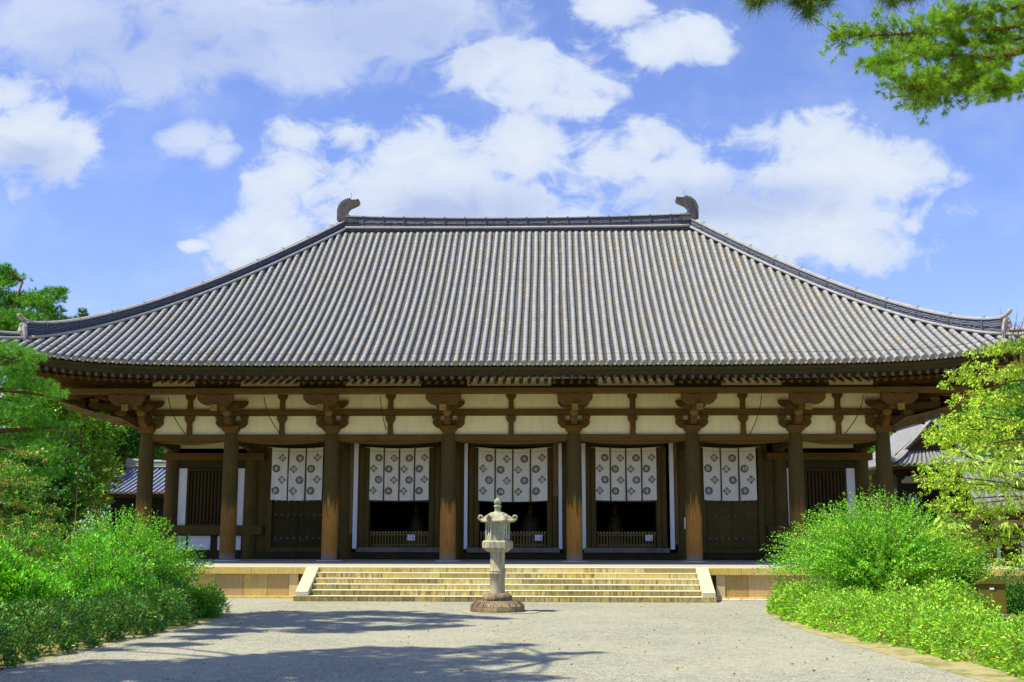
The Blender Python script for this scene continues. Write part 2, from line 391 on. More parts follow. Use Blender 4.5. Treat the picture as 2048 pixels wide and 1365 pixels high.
# scattered pebbles as real stones near the platform foot
def stones(name,n,xr,yr,s0,s1,mat,label):
    oc=[(1,0,0),(-1,0,0),(0,1,0),(0,-1,0),(0,0,1),(0,0,-1)]; fc=[(0,2,4),(2,1,4),(1,3,4),(3,0,4),(2,0,5),(1,2,5),(3,1,5),(0,3,5)]
    g=MB()
    for i in range(n):
        x=random.uniform(*xr); 
        if callable(yr): y=yr(x)
        else: y=random.uniform(*yr)
        s=random.uniform(s0,s1); a=random.uniform(0,6.3); ca,sa=math.cos(a),math.sin(a); e=random.uniform(.6,1)
        g.add([(x+(p[0]*ca-p[1]*sa*e)*s,y+(p[0]*sa+p[1]*ca*e)*s,GZ+.01+p[2]*s*.55) for p in oc],fc,0,(1,1,1,1),True)
    o=g.build(name,mat); tag(o,label,'pebbles',kind='stuff')
PEB=plain('pale_pebble',(.62,.58,.46),.8,.3,30)
stones('drain_pebbles',1500,(6.8,22),(-5.38,-5.04),.03,.08,PEB,'pale pebbles in the drain along the foot of the stone platform')
bpy.data.objects['drain_pebbles'].name='drain_pebbles'
g=MB()

# ================================================================ stone platform
PX=17.2; PY0=-5.0
plat=empty('stone_platform',(0,0,GZ),'long yellow stone platform carrying the main hall, steps at its middle','platform')
plat.location=(0,0,0)
b=MB(); 
vs=[(-PX+.1,PY0+.02,-.09),(PX-.1,PY0+.02,-.09),(PX-.1,-.9,-.006),(-PX+.1,-.9,-.006),(PX-.1,17.5,-.006),(-PX+.1,17.5,-.006)]
b.add(vs,[(0,1,2,3),(3,2,4,5)])
b.build('floor',FLOOR,plat)
b=MB(); b.box(-PX+.12,PX-.12,PY0+.2,17.3,GZ-.1,-.3); b.build('core',SLAB,plat)
# coping: slabs
def slabs(x0,x1,wmin,wmax):
    xs=[x0]
    while xs[-1]<x1-wmax*.7: xs.append(xs[-1]+random.uniform(wmin,wmax))
    if x1-xs[-1]<wmin*.5: xs.pop()
    return list(zip(xs,xs[1:]+[x1]))
COPW=.55
b=MB()
for a,c in slabs(-PX,PX,1.3,2.2):
    b.box(a+.003,c-.003,PY0,PY0+COPW,-.33,-.094,0,(1,1,1,1),.012)
b.build('coping',COPE,plat)
b=MB()
for a,c in slabs(-PX+.01,PX-.01,.9,1.8): b.box(a+.002,c-.002,PY0+.012,PY0+COPW,-.10,-.086)
b.build('paving',STEPTOP,plat)
for sg in (-1,1):
    b=MB()
    for a,c in slabs(PY0+.6,17.3,1.3,2.2): b.box(sg*(PX-.5),sg*PX,a,c-.006,-.33,-.088,0,(1,1,1,1),.012)
    b.build('coping',COPE,plat)
def pantint():
    v=random.uniform(.75,1.12); return (v*random.uniform(.98,1.08),v,v*random.uniform(.8,1.1),random.uniform(.1,.6))
for sg in (-1,1):
    lo,hi=6.95,PX-.1
    x=lo; k=0
    b=MB(); b2=MB()
    while x<hi-.3:
        w_=.3 if k%5==0 else random.uniform(.72,.95)
        if x+w_>hi: w_=hi-x
        b=MB()
        if k%5==0: b.box(sg*(x+.004),sg*(x+w_-.004),PY0+.09,PY0+.3,GZ,-.331,0,(1.25,1.3,1.6,.05),.01); b.build('wall_post',SLAB,plat)
        else: b.box(sg*(x+.004),sg*(x+w_-.004),PY0+.12,PY0+.3,GZ,-.331,0,pantint(),.008); b.build('wall_panel',SLAB,plat)
        x+=w_; k+=1
    b=MB(); b.box(sg*6.95,sg*PX,PY0-.03,PY0+.2,GZ-.05,GZ+.07,0,(1,1,1,1),.01); b.build('base_course',COPE,plat)
# steps
NST=6; RIS=(-.09-GZ)/NST; TR=.34
for i in range(NST):
    zt=-.09-RIS*i if i else -.09
    y1=PY0-TR*i+ (0 if i else 0)
    zb=zt-RIS
    b=MB()
    if i==0: continue
for i in range(NST):
    zt=-.09-RIS*i; zb=zt-RIS; yf=PY0-.012-TR*i if i else PY0-.012
    b=MB(); X0,X1=(-6.24,6.27)
    if i==NST-1: X0,X1=-6.72,6.72
    for a,c in slabs(X0,X1,.9,2.7):
        dk=random.random(); v=random.uniform(.75,1.1)*(1 if dk<.7 else .55)
        al=min(1,max(.25,random.uniform(.1,.9)+.17*i))
        b.box(a+.007,c-.007,yf-random.uniform(0,.006),yf+TR+.05,max(zb,GZ-.03)+.0,zt-.022,0,(v*1.02,v,v*random.uniform(.8,1.1),al),.01)
    b.box(X0+.004,X1-.004,yf-.006,yf+TR+.04,zt-.022,zt,1,(1,1,1,1),.006)
    b.build('step',[STEP,STEPTOP],plat)
for sg in (-1,1):
    xi=6.25 if sg<0 else 6.28
    b=MB(); 
    prof=[(PY0+.02,-.085),(PY0-.01,-.086),(PY0-TR*5.05,GZ+RIS+.13),(PY0-TR*5.05,GZ+RIS+.001),(PY0+.02,GZ+RIS+.001)]
    b.prism(prof,sg*xi,sg*(xi+.40),0,'x'); b.build('stringer',STR,plat)

# ================================================================ main hall
XC=[-13.98,-10.71,-6.84,-2.38,2.38,6.84,10.71,13.98]
hall=empty('temple_hall',(0,0,0),'long dark wooden temple hall under a huge grey hipped tile roof','temple hall')
# ---- roof surface
HR=7.9; XE=18.38; YE=-4.4; YM=7.34; RUN=YM-YE; XRUN=XE-HR
PT=[0,.12,.206,.369,.463,.652,.804,.918,1.0]; PZ=[14.69,13.62,12.74,11.33,10.60,9.16,8.10,7.36,6.86]
def P(t): return float(np.interp(t,PT,PZ)) if False else _sp(t)
_c=np.polyfit(PT,PZ,4)
def _sp(t): return float(np.polyval(_c,t))
def lift(t,g): return (.85*max(t,0)**7)*min(1.2,abs(g))**8 + .06*max(0,t)**3*min(1,abs(g))**2
def zroof(x,y):
    tf=abs(YM-y)/RUN; ts=(abs(x)-HR)/XRUN
    if tf>=ts: return P(tf)+lift(tf,abs(x)/(HR+XRUN*tf))
    return P(ts)+lift(ts,abs(YM-y)/(RUN*ts))
def fpt(x,t,side): # point on a face: front side=0, back 1 (x coordinate lateral), left 2, right 3 (lateral = y offset from YM)
    if side in (0,1):
        z=P(t)+lift(t,abs(x)/(HR+XRUN*t)); y=YM-RUN*t if side==0 else YM+RUN*t
        return Vector((x,y,z))
    z=P(t)+lift(t,abs(x)/(RUN*t+1e-4)); X=HR+XRUN*t
    return Vector((-X if side==2 else X,YM+x,z))
SP=.2975
def tilecol():
    return _tc()
def _tc():
    r=random.random(); v=random.uniform(.91,1.09)
    if r<.82: c=(.290,.305,.305)
    elif r<.95: c=(.325,.320,.275)
    elif r<.97: c=(.26,.28,.32)
    elif r<.982: c=(.33,.275,.17)
    else: c=(.27,.26,.24)
    return (c[0]*v,c[1]*v,c[2]*v,1)
def pans(side,steps,full=True):
    b=MB()
    run=RUN if side<2 else XRUN
    for k in range(steps):
        t0=k/steps; t1=(k+1)/steps+.001
        half0=(HR+XRUN*t0) if side<2 else RUN*t0
        half1=(HR+XRUN*t1) if side<2 else RUN*t1
        half=half1
        nx=int(2*half/(SP/2))+1 if full else max(2,int(2*half/1.5))
        if full:
            n0=-int(half/(SP/2)); xs=[-half]+[i*SP/2 for i in range(n0,-n0+1)]+[half]
        else: xs=list(np.linspace(-half,half,nx))
        vs=[]
        for x in xs:
            xi=max(-half0,min(half0,x)) if side<2 else max(-half0,min(half0,x))
            i2=round(x/(SP/2)); dip=0 if (not full or i2%2==0) else -.045
            p=fpt(xi,t0,side) if abs(x)>half0 else fpt(x,t0,side); p.z+=dip-.002
            q=fpt(x,t1,side); q.z+=dip+(.034 if full else 0)
            q2=fpt(x,t1,side); q2.z+=dip-.01
            vs+= [p,q,q2]
        fs=[]
        for i in range(len(xs)-1):
            a=3*i; c=3*(i+1)
            fs.append((a,a+1,c+1,c)); 
            if full: fs.append((a+1,a+2,c+2,c+1))
        if side in (1,2): fs=[f[::-1] for f in fs]
        v=random.uniform(.8,1.2)
        b.add(vs,fs,0)
    return b
roof=pans(0,104).build('roof',PAN,hall)
for sd,st,fu in ((1,40,False),(2,94,True),(3,94,True)): pans(sd,st,fu).build('pan_tiles',PAN,roof)
def rolls(side,seg,tl=.36,every=1):
    b=MB(); disc=MB(); rad=.088
    half=XE if side<2 else RUN
    n=int(half/SP)
    run=RUN if side<2 else XRUN
    for i in range(-n,n+1,every):
        x=i*SP
        if side<2: tt=(abs(x)-HR)/XRUN
        else: tt=abs(x)/RUN
        t0=max(.035,tt+.02)
        if t0>.985: continue
        # walk tile by tile
        L_=(1.004-t0)*run*1.18; nt_=max(1,int(L_/tl)); 
        lat=Vector((1,0,0)) if side<2 else Vector((0,1,0))
        j0=random.uniform(0,1)
        for k in range(nt_):
            ta=t0+(1.004-t0)*k/nt_; tb=t0+(1.004-t0)*(k+1)/nt_+.0005
            A=fpt(x+.010*math.sin(ta*11+i*1.7)*(1-ta**4),ta,side); B=fpt(x+.010*math.sin(tb*11+i*1.7)*(1-tb**4),tb,side); d=(B-A).normalized(); nrm=lat.cross(d); 
            if nrm.z<0: nrm=-nrm
            ra=rad*.94; rb=rad*1.03; vs=[]
            for (Q,r) in ((A,ra),(B,rb)):
                for s in range(seg+1):
                    an=math.pi*s/seg; vs.append(Q+lat*(math.cos(an)*r)+nrm*(math.sin(an)*r*1.12+.022))
            fs=[(s,s+1,seg+1+s+1,seg+1+s) for s in range(seg)]
            if side in (0,3): fs=[f[::-1] for f in fs]
            # face orientation not critical
            b.add(vs,fs,0,tilecol(),True)
            if k==0: b.add(vs[:seg+1],[list(range(seg+1))],0,(.45,.45,.43,1))
        # eave disc
        E_=fpt(x,1.004,side); d=(E_-fpt(x,.98,side)).normalized(); nrm=lat.cross(d)
        if nrm.z<0: nrm=-nrm
        c0=E_+nrm*.012
        prof=[(0.092,-.05),(.096,.012),(.070,.014),(.064,.002),(.03,.002),(.024,.010),(0.004,.012)]
        vs=[]; m_=14
        for r,h in prof:
            for s in range(m_):
                an=2*math.pi*s/m_; vs.append(c0+d*h+lat*(math.cos(an)*r)+nrm*(math.sin(an)*r))
        fs=[(k*m_+s,k*m_+(s+1)%m_,(k+1)*m_+(s+1)%m_,(k+1)*m_+s) for k in range(len(prof)-1) for s in range(m_)]
        tcx=random.uniform(.20,.34); disc.add(vs,fs,0,(tcx,tcx,tcx*.92,1))
        # curved eave pan tile face
        if side<2 or True:
            p0=fpt(x,1.002,side)+lat*.09; p1=fpt(x,1.002,side)+lat*(SP-.09)
            vs=[]
            for s in range(5):
                f=s/4; q=p0.lerp(p1,f); dz=-.045*math.sin(math.pi*f)
                vs.append(q+Vector((0,0,dz+.035))); vs.append(q+Vector((0,0,dz-.035)))
            disc.add(vs,[(2*s,2*s+1,2*s+3,2*s+2) for s in range(4)],0,(.42,.42,.38,1))
    return b,disc
for sd,sg_,tl,ev in ((0,6,.36,1),(2,4,.36,1),(3,4,.36,1)):
    b,dk=rolls(sd,sg_,tl,ev)
    b.build('round_tiles',TILE,roof); dk.build('eave_tiles',TILE,roof)
# wire along eaves
b=MB(); b.tube([fpt(x,.955,0)+Vector((0,0,.135+.008*math.sin(x*9))) for x in np.arange(-17.6,17.7,.3)],.006,4); b.build('wire',IRON,roof)
# ---- ridges
def sweep_ridge(b,pts,hts,wid,capr,cap_mat=1,body_mat=0):
    # body: box section following pts (Vector on roof surface), height hts, plus cap roll and foot rolls
    n=len(pts); vs=[];fs=[]
    sides=[]
    for i,p in enumerate(pts):
        d=pts[min(i+1,n-1)]-pts[max(i-1,0)]; h=Vector((d.y,-d.x,0)).normalized(); sides.append(h)
        H=hts[i]
        for s,z in ((-1,-.1),(-.92,H*.5),(-1.02,H*.5+.005),(-.94,H),(.94,H),(1.02,H*.5+.005),(.92,H*.5),(1,-.1)): vs.append(p+h*(s*wid/2)+Vector((0,0,z)))
    m=8
    for i in range(n-1):
        for k in range(m-1): fs.append((i*m+k,i*m+k+1,(i+1)*m+k+1,(i+1)*m+k))
    fs.append(list(range(m))); fs.append([(n-1)*m+k for k in range(m)][::-1])
    b.add(vs,fs,body_mat)
    # cap: flat slab + round roll
    for i in range(n-1):
        pass
    vs=[];fs=[]
    for i,p in enumerate(pts):
        H=hts[i]; h=sides[i]
        for s,z in ((-1.12,H-.01),(-1.12,H+.035),(-.55,H+.05)): vs.append(p+h*(s*wid/2)+Vector((0,0,z)))
        for k in range(7):
            a=math.pi-math.pi*k/6; vs.append(p+h*(math.cos(a)*capr)+Vector((0,0,H+.05+math.sin(a)*capr*.9)))
        for s,z in ((.55,H+.05),(1.12,H+.035),(1.12,H-.01)): vs.append(p+h*(s*wid/2)+Vector((0,0,z)))
    m=13
    for i in range(n-1):
        for k in range(m-1): fs.append((i*m+k,i*m+k+1,(i+1)*m+k+1,(i+1)*m+k))
    fs.append(list(range(m))); fs.append([(n-1)*m+k for k in range(m)][::-1])
    b.add(vs,fs,cap_mat,(1,1,1,1),False)
    for sg in (-1,1):
        b.tube([p+sides[i]*(sg*(wid/2+.05))+Vector((0,0,.06)) for i,p in enumerate(pts)],.062,6,cap_mat)
xs=np.linspace(-HR+.1,HR-.1,41)
pts=[Vector((x,YM,14.62+.05*(abs(x)/HR)**2)) for x in xs]; hts=[.50+.10*(abs(x)/HR)**2 for x in xs]
b=MB(); sweep_ridge(b,pts,hts,.50,.075); b.build('main_ridge',[NOSHI,RCAP],roof)
for x in np.arange(-7.0,7.1,.93):
    b=MB()
    z0=14.66; z1=15.16+.13*(abs(x)/HR)**2
    b.box(x-.012,x+.012,YM-.285,YM-.265,z0,z1); b.box(x-.012,x+.012,YM-.29,YM+.27,z1+.0,z1+.02); b.box(x-.03,x+.03,YM-.31,YM-.28,z1-.03,z1+.02)
    b.build('ridge_strap',STRAP,roof)
def hippt(sx_,sy_,t,dz=0):
    x=sx_*(HR+XRUN*t); y=YM-sy_*RUN*t
    return Vector((x,y,P(t)+lift(t,1.0)+dz))
for sx_ in (-1,1):
    for sy_ in (1,-1):
        ts=np.linspace(.0,.915,34)
        pts=[hippt(sx_,sy_,t) for t in ts]
        hts=[.42+.0*t+.16*t**6+(.10*max(0,(t-.80)/.115)**2) for t in ts]
        b=MB(); sweep_ridge(b,pts,hts,.42,.07)
        # upturned end roll
        e=pts[-1]; d=(pts[-1]-pts[-2]); d.z=0; d.normalize(); H=hts[-1]
        b.tube([e+Vector((0,0,H+.05))-d*.25,e+d*.02+Vector((0,0,H+.09)),e+d*.16+Vector((0,0,H+.20)),e+d*.23+Vector((0,0,H+.25)),e+d*.26+Vector((0,0,H+.33))],[.085,.085,.08,.075,.07],8,1)
        b.build('hip_ridge',[NOSHI,RCAP],roof)
        # face tile at end
        b=MB(); h=Vector((d.y,-d.x,0))
        out_=[(-.30,-.12),(-.33,.15),(-.24,.45),(-.14,.60),(0,.66),(.14,.60),(.24,.45),(.33,.15),(.30,-.12),(.12,-.02),(-.12,-.02)]
        base=e+d*.04
        vs=[base+h*a+Vector((0,0,z)) for a,z in out_]+[base+d*.10+h*a+Vector((0,0,z)) for a,z in out_]; n=len(out_)
        b.add(vs,[list(range(n)),list(range(2*n-1,n-1,-1))]+[(i,n+i,n+(i+1)%n,(i+1)%n) for i in range(n)])
        for (a,z,r) in ((0,.30,.13),(-.15,.12,.07),(.15,.12,.07),(0,.52,.06)):
            b.tube([base+d*.08+h*a+Vector((0,0,z)),base+d*.18+h*a+Vector((0,0,z))],[r,r*.55],8)
        b.build('ridge_end_tile',RCAP,roof)
        # lower short ridge to the corner
        ts=np.linspace(.915,.985,6); pts=[hippt(sx_,sy_,t) for t in ts]; hts=[.20+.05*i/5 for i in range(6)]
        b=MB(); sweep_ridge(b,pts,hts,.30,.06); b.build('corner_ridge',[NOSHI,RCAP],roof)
        if sy_==1:
            for t in np.arange(.05,.9,.082):
                b=MB()
                p=hippt(sx_,sy_,t); q=.42+.16*t**6+(.10*max(0,(t-.80)/.115)**2); d2=(hippt(sx_,sy_,t+.01)-p).normalized(); hh=Vector((d2.y,-d2.x,0)).normalized()
                s2=1 if (hh.y<0) else -1
                P0=p+hh*s2*.235
                b.tube([P0+Vector((0,0,.05)),P0+Vector((0,0,q+.02)),p+hh*s2*.12+Vector((0,0,q+.12)),p-hh*s2*.05+Vector((0,0,q+.16))],.012,4)
                b.build('ridge_strap',STRAP,roof)
# ---- ridge-end ornaments
def PXm(px,py): return (-8.2+(620+px/6.827-676)/45.6, 15.27+(437-(370+py/6.827))/44.5)
body=[(424,505),(425,350),(440,300),(470,262),(510,238),(560,228),(640,222),(682,205),(690,240),(668,270),(612,296),(560,318),(528,352),(516,395),(530,430),(590,448),(637,445),(637,522),(430,522)]
fin=[(375,500),(376,350),(395,290),(430,240),(480,205),(552,183),(560,207),(600,210),(682,205),(640,222),(560,228),(510,238),(470,262),(440,300),(425,350),(420,505)]
for sg in (1,-1):
    bp=[PXm(*q) for q in body]; fp=[PXm(*q) for q in fin]
    off=0
    bp=[(x*sg,z) for x,z in bp]; fp=[(x*sg,z) for x,z in fp]
    if sg<0: bp=bp[::-1]; fp=fp[::-1]
    b=MB()
    n=len(bp)
    cx=sum(p[0] for p in bp)/n; cz=sum(p[1] for p in bp)/n
    ins=[(x+(cx-x)*.12,z+(cz-z)*.12) for x,z in bp]
    b.prism([(x+(cx-x)*.0,z) for x,z in bp],YM-.26,YM+.26)
    x0,x1=sorted((sg*-8.12,sg*-7.24)); b.box(x0,x1,YM-.30,YM+.30,14.98,15.12)
    b.build('ridge_ornament',SHIBI,roof)
    b=MB(); b.prism(fp,YM-.17,YM+.17)
    # ribs
    outer=[(375,500),(376,350),(395,290),(430,240),(480,205),(552,183)]; inner=[(420,505),(425,350),(440,300),(470,262),(510,238),(560,228)]
    def along(pl,f):
        ds_=[math.dist(pl[q],pl[q+1]) for q in range(len(pl)-1)]; tot=sum(ds_); a_=f*tot; i=0
        while i<len(ds_)-1 and a_>ds_[i]: a_-=ds_[i]; i+=1
        g_=min(1,a_/ds_[i])
        return (pl[i][0]*(1-g_)+pl[i+1][0]*g_, pl[i][1]*(1-g_)+pl[i+1][1]*g_)
    for k in range(14):
        f=(k+.1)/14; f2=(k+.55)/14
        q=[PXm(*along(outer,f)),PXm(*along(outer,f2)),PXm(*along(inner,f2)),PXm(*along(inner,f))]
        q=[(x*sg,z) for x,z in q]
        b.prism(q if sg>0 else q[::-1],YM-.20,YM+.20,1)
    b.build('ornament_fin',[IRON,FINR],roof)
    x,z=PXm(566,210); b=MB(); b.tube([(x*sg,YM,z-.1),(x*sg,YM,z+.36)],.009,5); b.build('lightning_rod',IRON,roof)
# ---- eaves
def ez(x,half,a=.85): # eave lift for rafters along one side
    return lift(1.0,abs(x)/half)
def eave_board(side):
    b=MB(); half=XE-.12 if side in (0,1) else RUN-.12
    xs=np.linspace(-half,half,61); vs=[]; 
    for x in xs:
        p=fpt(x,1.0,side); l=p.z-P(1.0)
        def Q(dn,z):
            if side==0: return (x,YE+dn,z+l)
            if side==1: return (x,2*YM-YE-dn,z+l)
            if side==2: return (-XE+dn,YM+x,z+l)
            return (XE-dn,YM+x,z+l)
        vs+=[Q(.10,6.74),Q(.13,6.62),Q(.20,6.62),Q(.22,6.46),Q(.40,6.46),Q(.40,6.78)]
    fs=[]
    for i in range(len(xs)-1):
        for k in range(5): fs.append((6*i+k,6*i+k+1,6*i+6+k+1,6*i+6+k))
    b.add(vs,fs); return b
for sd in range(4): eave_board(sd).build('fascia_board',FASC,hall)
# soffit sheets
def soffit(side):
    b=MB(); half=(XE if side<2 else RUN)
    prof=[(.2,6.465),(1.25,6.64),(1.26,6.52),(4.4,7.50),(7.5,8.3)]
    xs=np.linspace(-1,1,41); vs=[]
    for u in xs:
        for d,z in prof:
            hf=half-d; x=u*hf; l=lift(1.0,abs(u))*max(0,1-d/5.5)
            if side==0: vs.append((x,YE+d,z+l))
            elif side==1: vs.append((x,2*YM-YE-d,z+l))
            elif side==2: vs.append((-XE+d,YM+x,z+l))
            else: vs.append((XE-d,YM+x,z+l))
    m=len(prof); fs=[(m*i+k,m*i+k+1,m*i+m+k+1,m*i+m+k) for i in range(40) for k in range(m-1)]
    b.add(vs,fs); return b
for sd in range(4): soffit(sd).build('soffit',WOODR,hall)
# rafters: one mesh, many copies, lifted towards the corners
def frafter(length=1.5,w_=.11):
    b=MB(); z0,z1=6.315,6.455; sl=.165
    n=length
    vs=[(-w_/2,0,z0),(w_/2,0,z0),(w_/2,0,z1),(-w_/2,0,z1),(-w_/2,n,z0+n*sl),(w_/2,n,z0+n*sl),(w_/2,n,z1+n*sl),(-w_/2,n,z1+n*sl)]
    vs=[(x,y,z-6.315) for x,y,z in vs]
    b.add(vs,[(4,5,6,7)[::-1],(0,1,5,4),(1,2,6,5),(2,3,7,6),(3,0,4,7)]); b.add(vs[:4],[(0,1,2,3)],1); return b
def brafter(length=4.2,r=.07):
    b=MB(); sl=.30; n=8
    vs=[]
    for y in (0,length):
        for k in range(n):
            a=2*math.pi*k/n; vs.append((r*math.cos(a),y,r+r*math.sin(a)+y*sl))
    b.add(vs,[(k,(k+1)%n,n+(k+1)%n,n+k) for k in range(n)],0,(1,1,1,1),True); b.add(vs[:n],[list(range(n))],1); return b
SPR=.299
fr0=None; br0=None
for i in range(-49,51):
    x=(i-.5)*SPR; l=lift(1,abs(x)/XE)
    if fr0 is None: fr0=frafter().build('flying_rafter',[WOODR,WOODE],hall); o=fr0
    else: o=inst(fr0,parent=hall)
    o.location=(x,YE+.27,6.315+l)
    if abs(x)<14.9:
        if br0 is None: br0=brafter().build('rafter',[WOODR,WOODX],hall); o=br0
        else: o=inst(br0,parent=hall)
        o.location=(x,YE+1.15,6.25+l*.8)
def put(bm,src,side,x,length,zz):
    # append src verts transformed for a side
    for f_i,f in enumerate(src.f): pass
    vs=[]
    for (a,y,z) in src.v:
        y=min(y,length)+0.0
        if side==0: vs.append((x+a,YE+y,z+zz))
        elif side==1: vs.append((x+a,2*YM-YE-y,z+zz))
        elif side==2: vs.append((-XE+y,YM+x+a,z+zz))
        else: vs.append((XE-y,YM+x+a,z+zz))
    o_=len(bm.v); bm.v.extend(vs); bm.t.extend([(1,1,1,1)]*len(vs))
    for f,m,s in zip(src.f,src.m,src.sm): bm.f.append([o_+q for q in f]); bm.m.append(m); bm.sm.append(s)
fb=MB(); rb=MB()
for side in range(4):
    half=XE-.35 if side<2 else RUN-.35
    n=int(half/SPR)
    for i in range(-n,n+1):
        x=(i-.5)*SPR
        if abs(x)>half: continue
        if side==0 and -49<=i<=50: continue
        l=lift(1,abs(x)/(XE if side<2 else RUN)); av=(XE if side<2 else RUN)-abs(x)
        L1=min(1.5,av-.27)
        if L1>.1:
            s=frafter(L1); s.v=[(a,y+.27,z) for a,y,z in s.v]; put(fb,s,side,x,9,6.315+l)
        L2=min(4.2,av-1.2)
        if L2>.2 and not(side==0 and abs(x)<14.9):
            s=brafter(L2); s.v=[(a,y+1.15,z) for a,y,z in s.v]; put(rb,s,side,x,9,6.25+l*.8)
tag(fb.build('flying_rafter',[WOODR,WOODE],hall),kind='stuff'); tag(rb.build('rafter',[WOODR,WOODX],hall),kind='stuff')
# corner hip rafters
for sx_ in (-1,1):
    for sy_ in (1,-1):
        b=MB(); a=Vector((sx_*13.6,YM-sy_*(YM+.4) ,6.7)); a.y=YM-sy_*(YM-.38); e=Vector((sx_*(XE-.25),YM-sy_*(RUN-.25),7.0+.12))
        m_=a.lerp(e,.7); m_.z=6.55+.12
        d=(e-a); d.z=0; d.normalize(); h=Vector((d.y,-d.x,0))*.12
        pts=[a,m_,e]; vs=[]
        for p in pts: vs+=[p-h-Vector((0,0,.17)),p+h-Vector((0,0,.17)),p+h+Vector((0,0,.17)),p-h+Vector((0,0,.17))]
        b.add(vs,[(0,1,2,3),(8,11,10,9)]+[(4*i+k,4*i+(k+1)%4,4*i+4+(k+1)%4,4*i+4+k) for i in range(2) for k in range(4)])
        b.build('hip_rafter',WOODX,hall)
# ---- columns
def colprof(h): return [(.285,0.0),(.30,.05),(.302,.8),(.300,1.8),(.292,3.0),(.282,4.0),(.268,h-.12),(.250,h)]
col0=None
bs=MB(); bs.lathe([(.50,-.06),(.50,.005),(.42,.02),(.40,.022)],20); 
YS=[3.28,7.34,11.4,14.68]
for x in XC:
    if col0 is None:
        b=MB(); b.lathe(colprof(4.76),28); col0=b.build('column',WOODC,hall); stone0=bs.build('base_stone',STEPTOP,col0); o=col0
    else:
        o=inst(col0,parent=hall); inst(stone0,parent=o)
    o.location=(x,0,0); o.rotation_euler=(0,0,random.uniform(0,6))
for x in XC:
    pass
cb_=MB(); cb_.lathe(colprof(4.76),24); col1=cb_.build('inner_column',WOODV,hall); col1.location=(XC[0],3.28,0)
for x in XC[1:]: inst(col1,(x,3.28,0),hall,random.uniform(0,6))
for y in YS[1:]:
    for x in (XC[0],XC[-1]): inst(col1,(x,y,0),hall,random.uniform(0,6))
# ---- bracket complexes
def arm_poly(w_,h,z1,flat=.45):
    # boat shaped arm, centred
    z0=z1-h; pts=[(-w_,z1),(-w_,z1-h*.38),(-w_*.93,z1-h*.55),(-w_*.82,z1-h*.78),(-w_*.68,z1-h*.93),(-w_*flat,z0)]
    return pts+[(-x,z) for x,z in pts[::-1]]
def block(b,cx,cy,z0,z1,w_,mat=0):
    zm=z0+(z1-z0)*.45; h=w_/2; k=h*.68
    lv=[(k,z0),(k*1.08,z0+(zm-z0)*.45),(h,zm),(h,z1)]
    vs=[];
    for r,z in lv: vs+=[(cx-r,cy-r,z),(cx+r,cy-r,z),(cx+r,cy+r,z),(cx-r,cy+r,z)]
    fs=[(4*i+j,4*i+(j+1)%4,4*i+4+(j+1)%4,4*i+4+j) for i in range(3) for j in range(4)]+[(3,2,1,0),(12,13,14,15)]
    b.add(vs,fs,mat)
def bracket(diag=False,rnd=0):
    s=math.sqrt(2) if diag else 1
    b=MB()
    if not diag:
        block(b,0,0,4.765,5.06,.64)
        b.prism(arm_poly(.61,.32,5.275),-.13,.13)                 # wall arm
        for x in (-.48,0,.48): block(b,x,0,5.276,5.449,.30)
        b.prism(arm_poly(.60,.28,6.02),-.12,.12)
        b.prism(arm_poly(.64,.37,5.985,.5),-2.52,-2.28)      # outer arm under the purlin
        for x in (-.52,0,.52): block(b,x,-2.4,5.986,6.02,.28)
    # projecting arms
    w_=.115
    def parm(y0,y1,z0,z1):
        h=z1-z0; b.prism([(y0,z1),(y1*s,z1),(y1*s,z1-h*.4),(y1*s+.07,z1-h*.75),(y1*s+.22,z0),(y0,z0)],-w_,w_,0,'x')
    parm(.3,-.86,5.09,5.37)
    parm(.3,-1.66,5.565,5.80)
    # tail rafter
    zq=.34 if diag else 0
    b.prism([(.6,6.9),(-2.62*s,5.62+zq),(-2.60*s,5.40+zq),(.6,6.6)],-w_,w_,0,'x')
    b2=[MB(),MB(),MB()]
    block(b2[0],0,-.80*s,5.372,5.56,.29); block(b2[1],0,-1.55*s,5.802,5.95,.26)
    # weathered arm noses and tail end
    y=-.86*s
    b2[2].prism([(-2.62*s-.01,5.635+zq),(-2.60*s-.01,5.395+zq),(-2.55*s,5.43+zq),(-2.57*s,5.64+zq)],-w_-.003,w_+.003,0,'x')
    # cross arms on the projecting steps
    if not diag:
        b.prism(arm_poly(.42,.22,5.80),-.92,-.70); 
    return b,b2
bm,bm2=bracket(); k0=None
bd,bd2=bracket(True)
def putbr(x,y,rz,parent,diag=False):
    global k0
    if not diag:
        if k0 is None: 
            o=bm.build('bracket_set',WOODX,hall); e=[bm2[0].build('bearing_block',WOODL2,o),bm2[1].build('bearing_block',WOODL2,o),bm2[2].build('tail_rafter_end',WOODL,o)]; k0=(o,e)
        else:
            o=inst(k0[0],parent=hall); [inst(q,parent=o) for q in k0[1]]
    else:
        o=bd.build('corner_bracket',WOODX,hall); bd2[0].build('bearing_block',WOODL2,o); bd2[1].build('bearing_block',WOODL2,o); bd2[2].build('tail_rafter_end',WOODL,o)
    o.location=(x,y,0); o.rotation_euler=(0,0,rz)
for x in XC: putbr(x,0,0,hall)
for y in YS[:3]: putbr(XC[0],y,-math.pi/2,hall); putbr(XC[-1],y,math.pi/2,hall)
putbr(XC[0],0,-math.pi/4,hall,True); putbr(XC[-1],0,math.pi/4,hall,True)
for sx_ in (-1,1):
    o=inst(k0[0],(sx_*13.98,0,-.055),hall,sx_*math.pi/2,(.985,.985,1.012)); [inst(q,parent=o) for q in k0[1]]
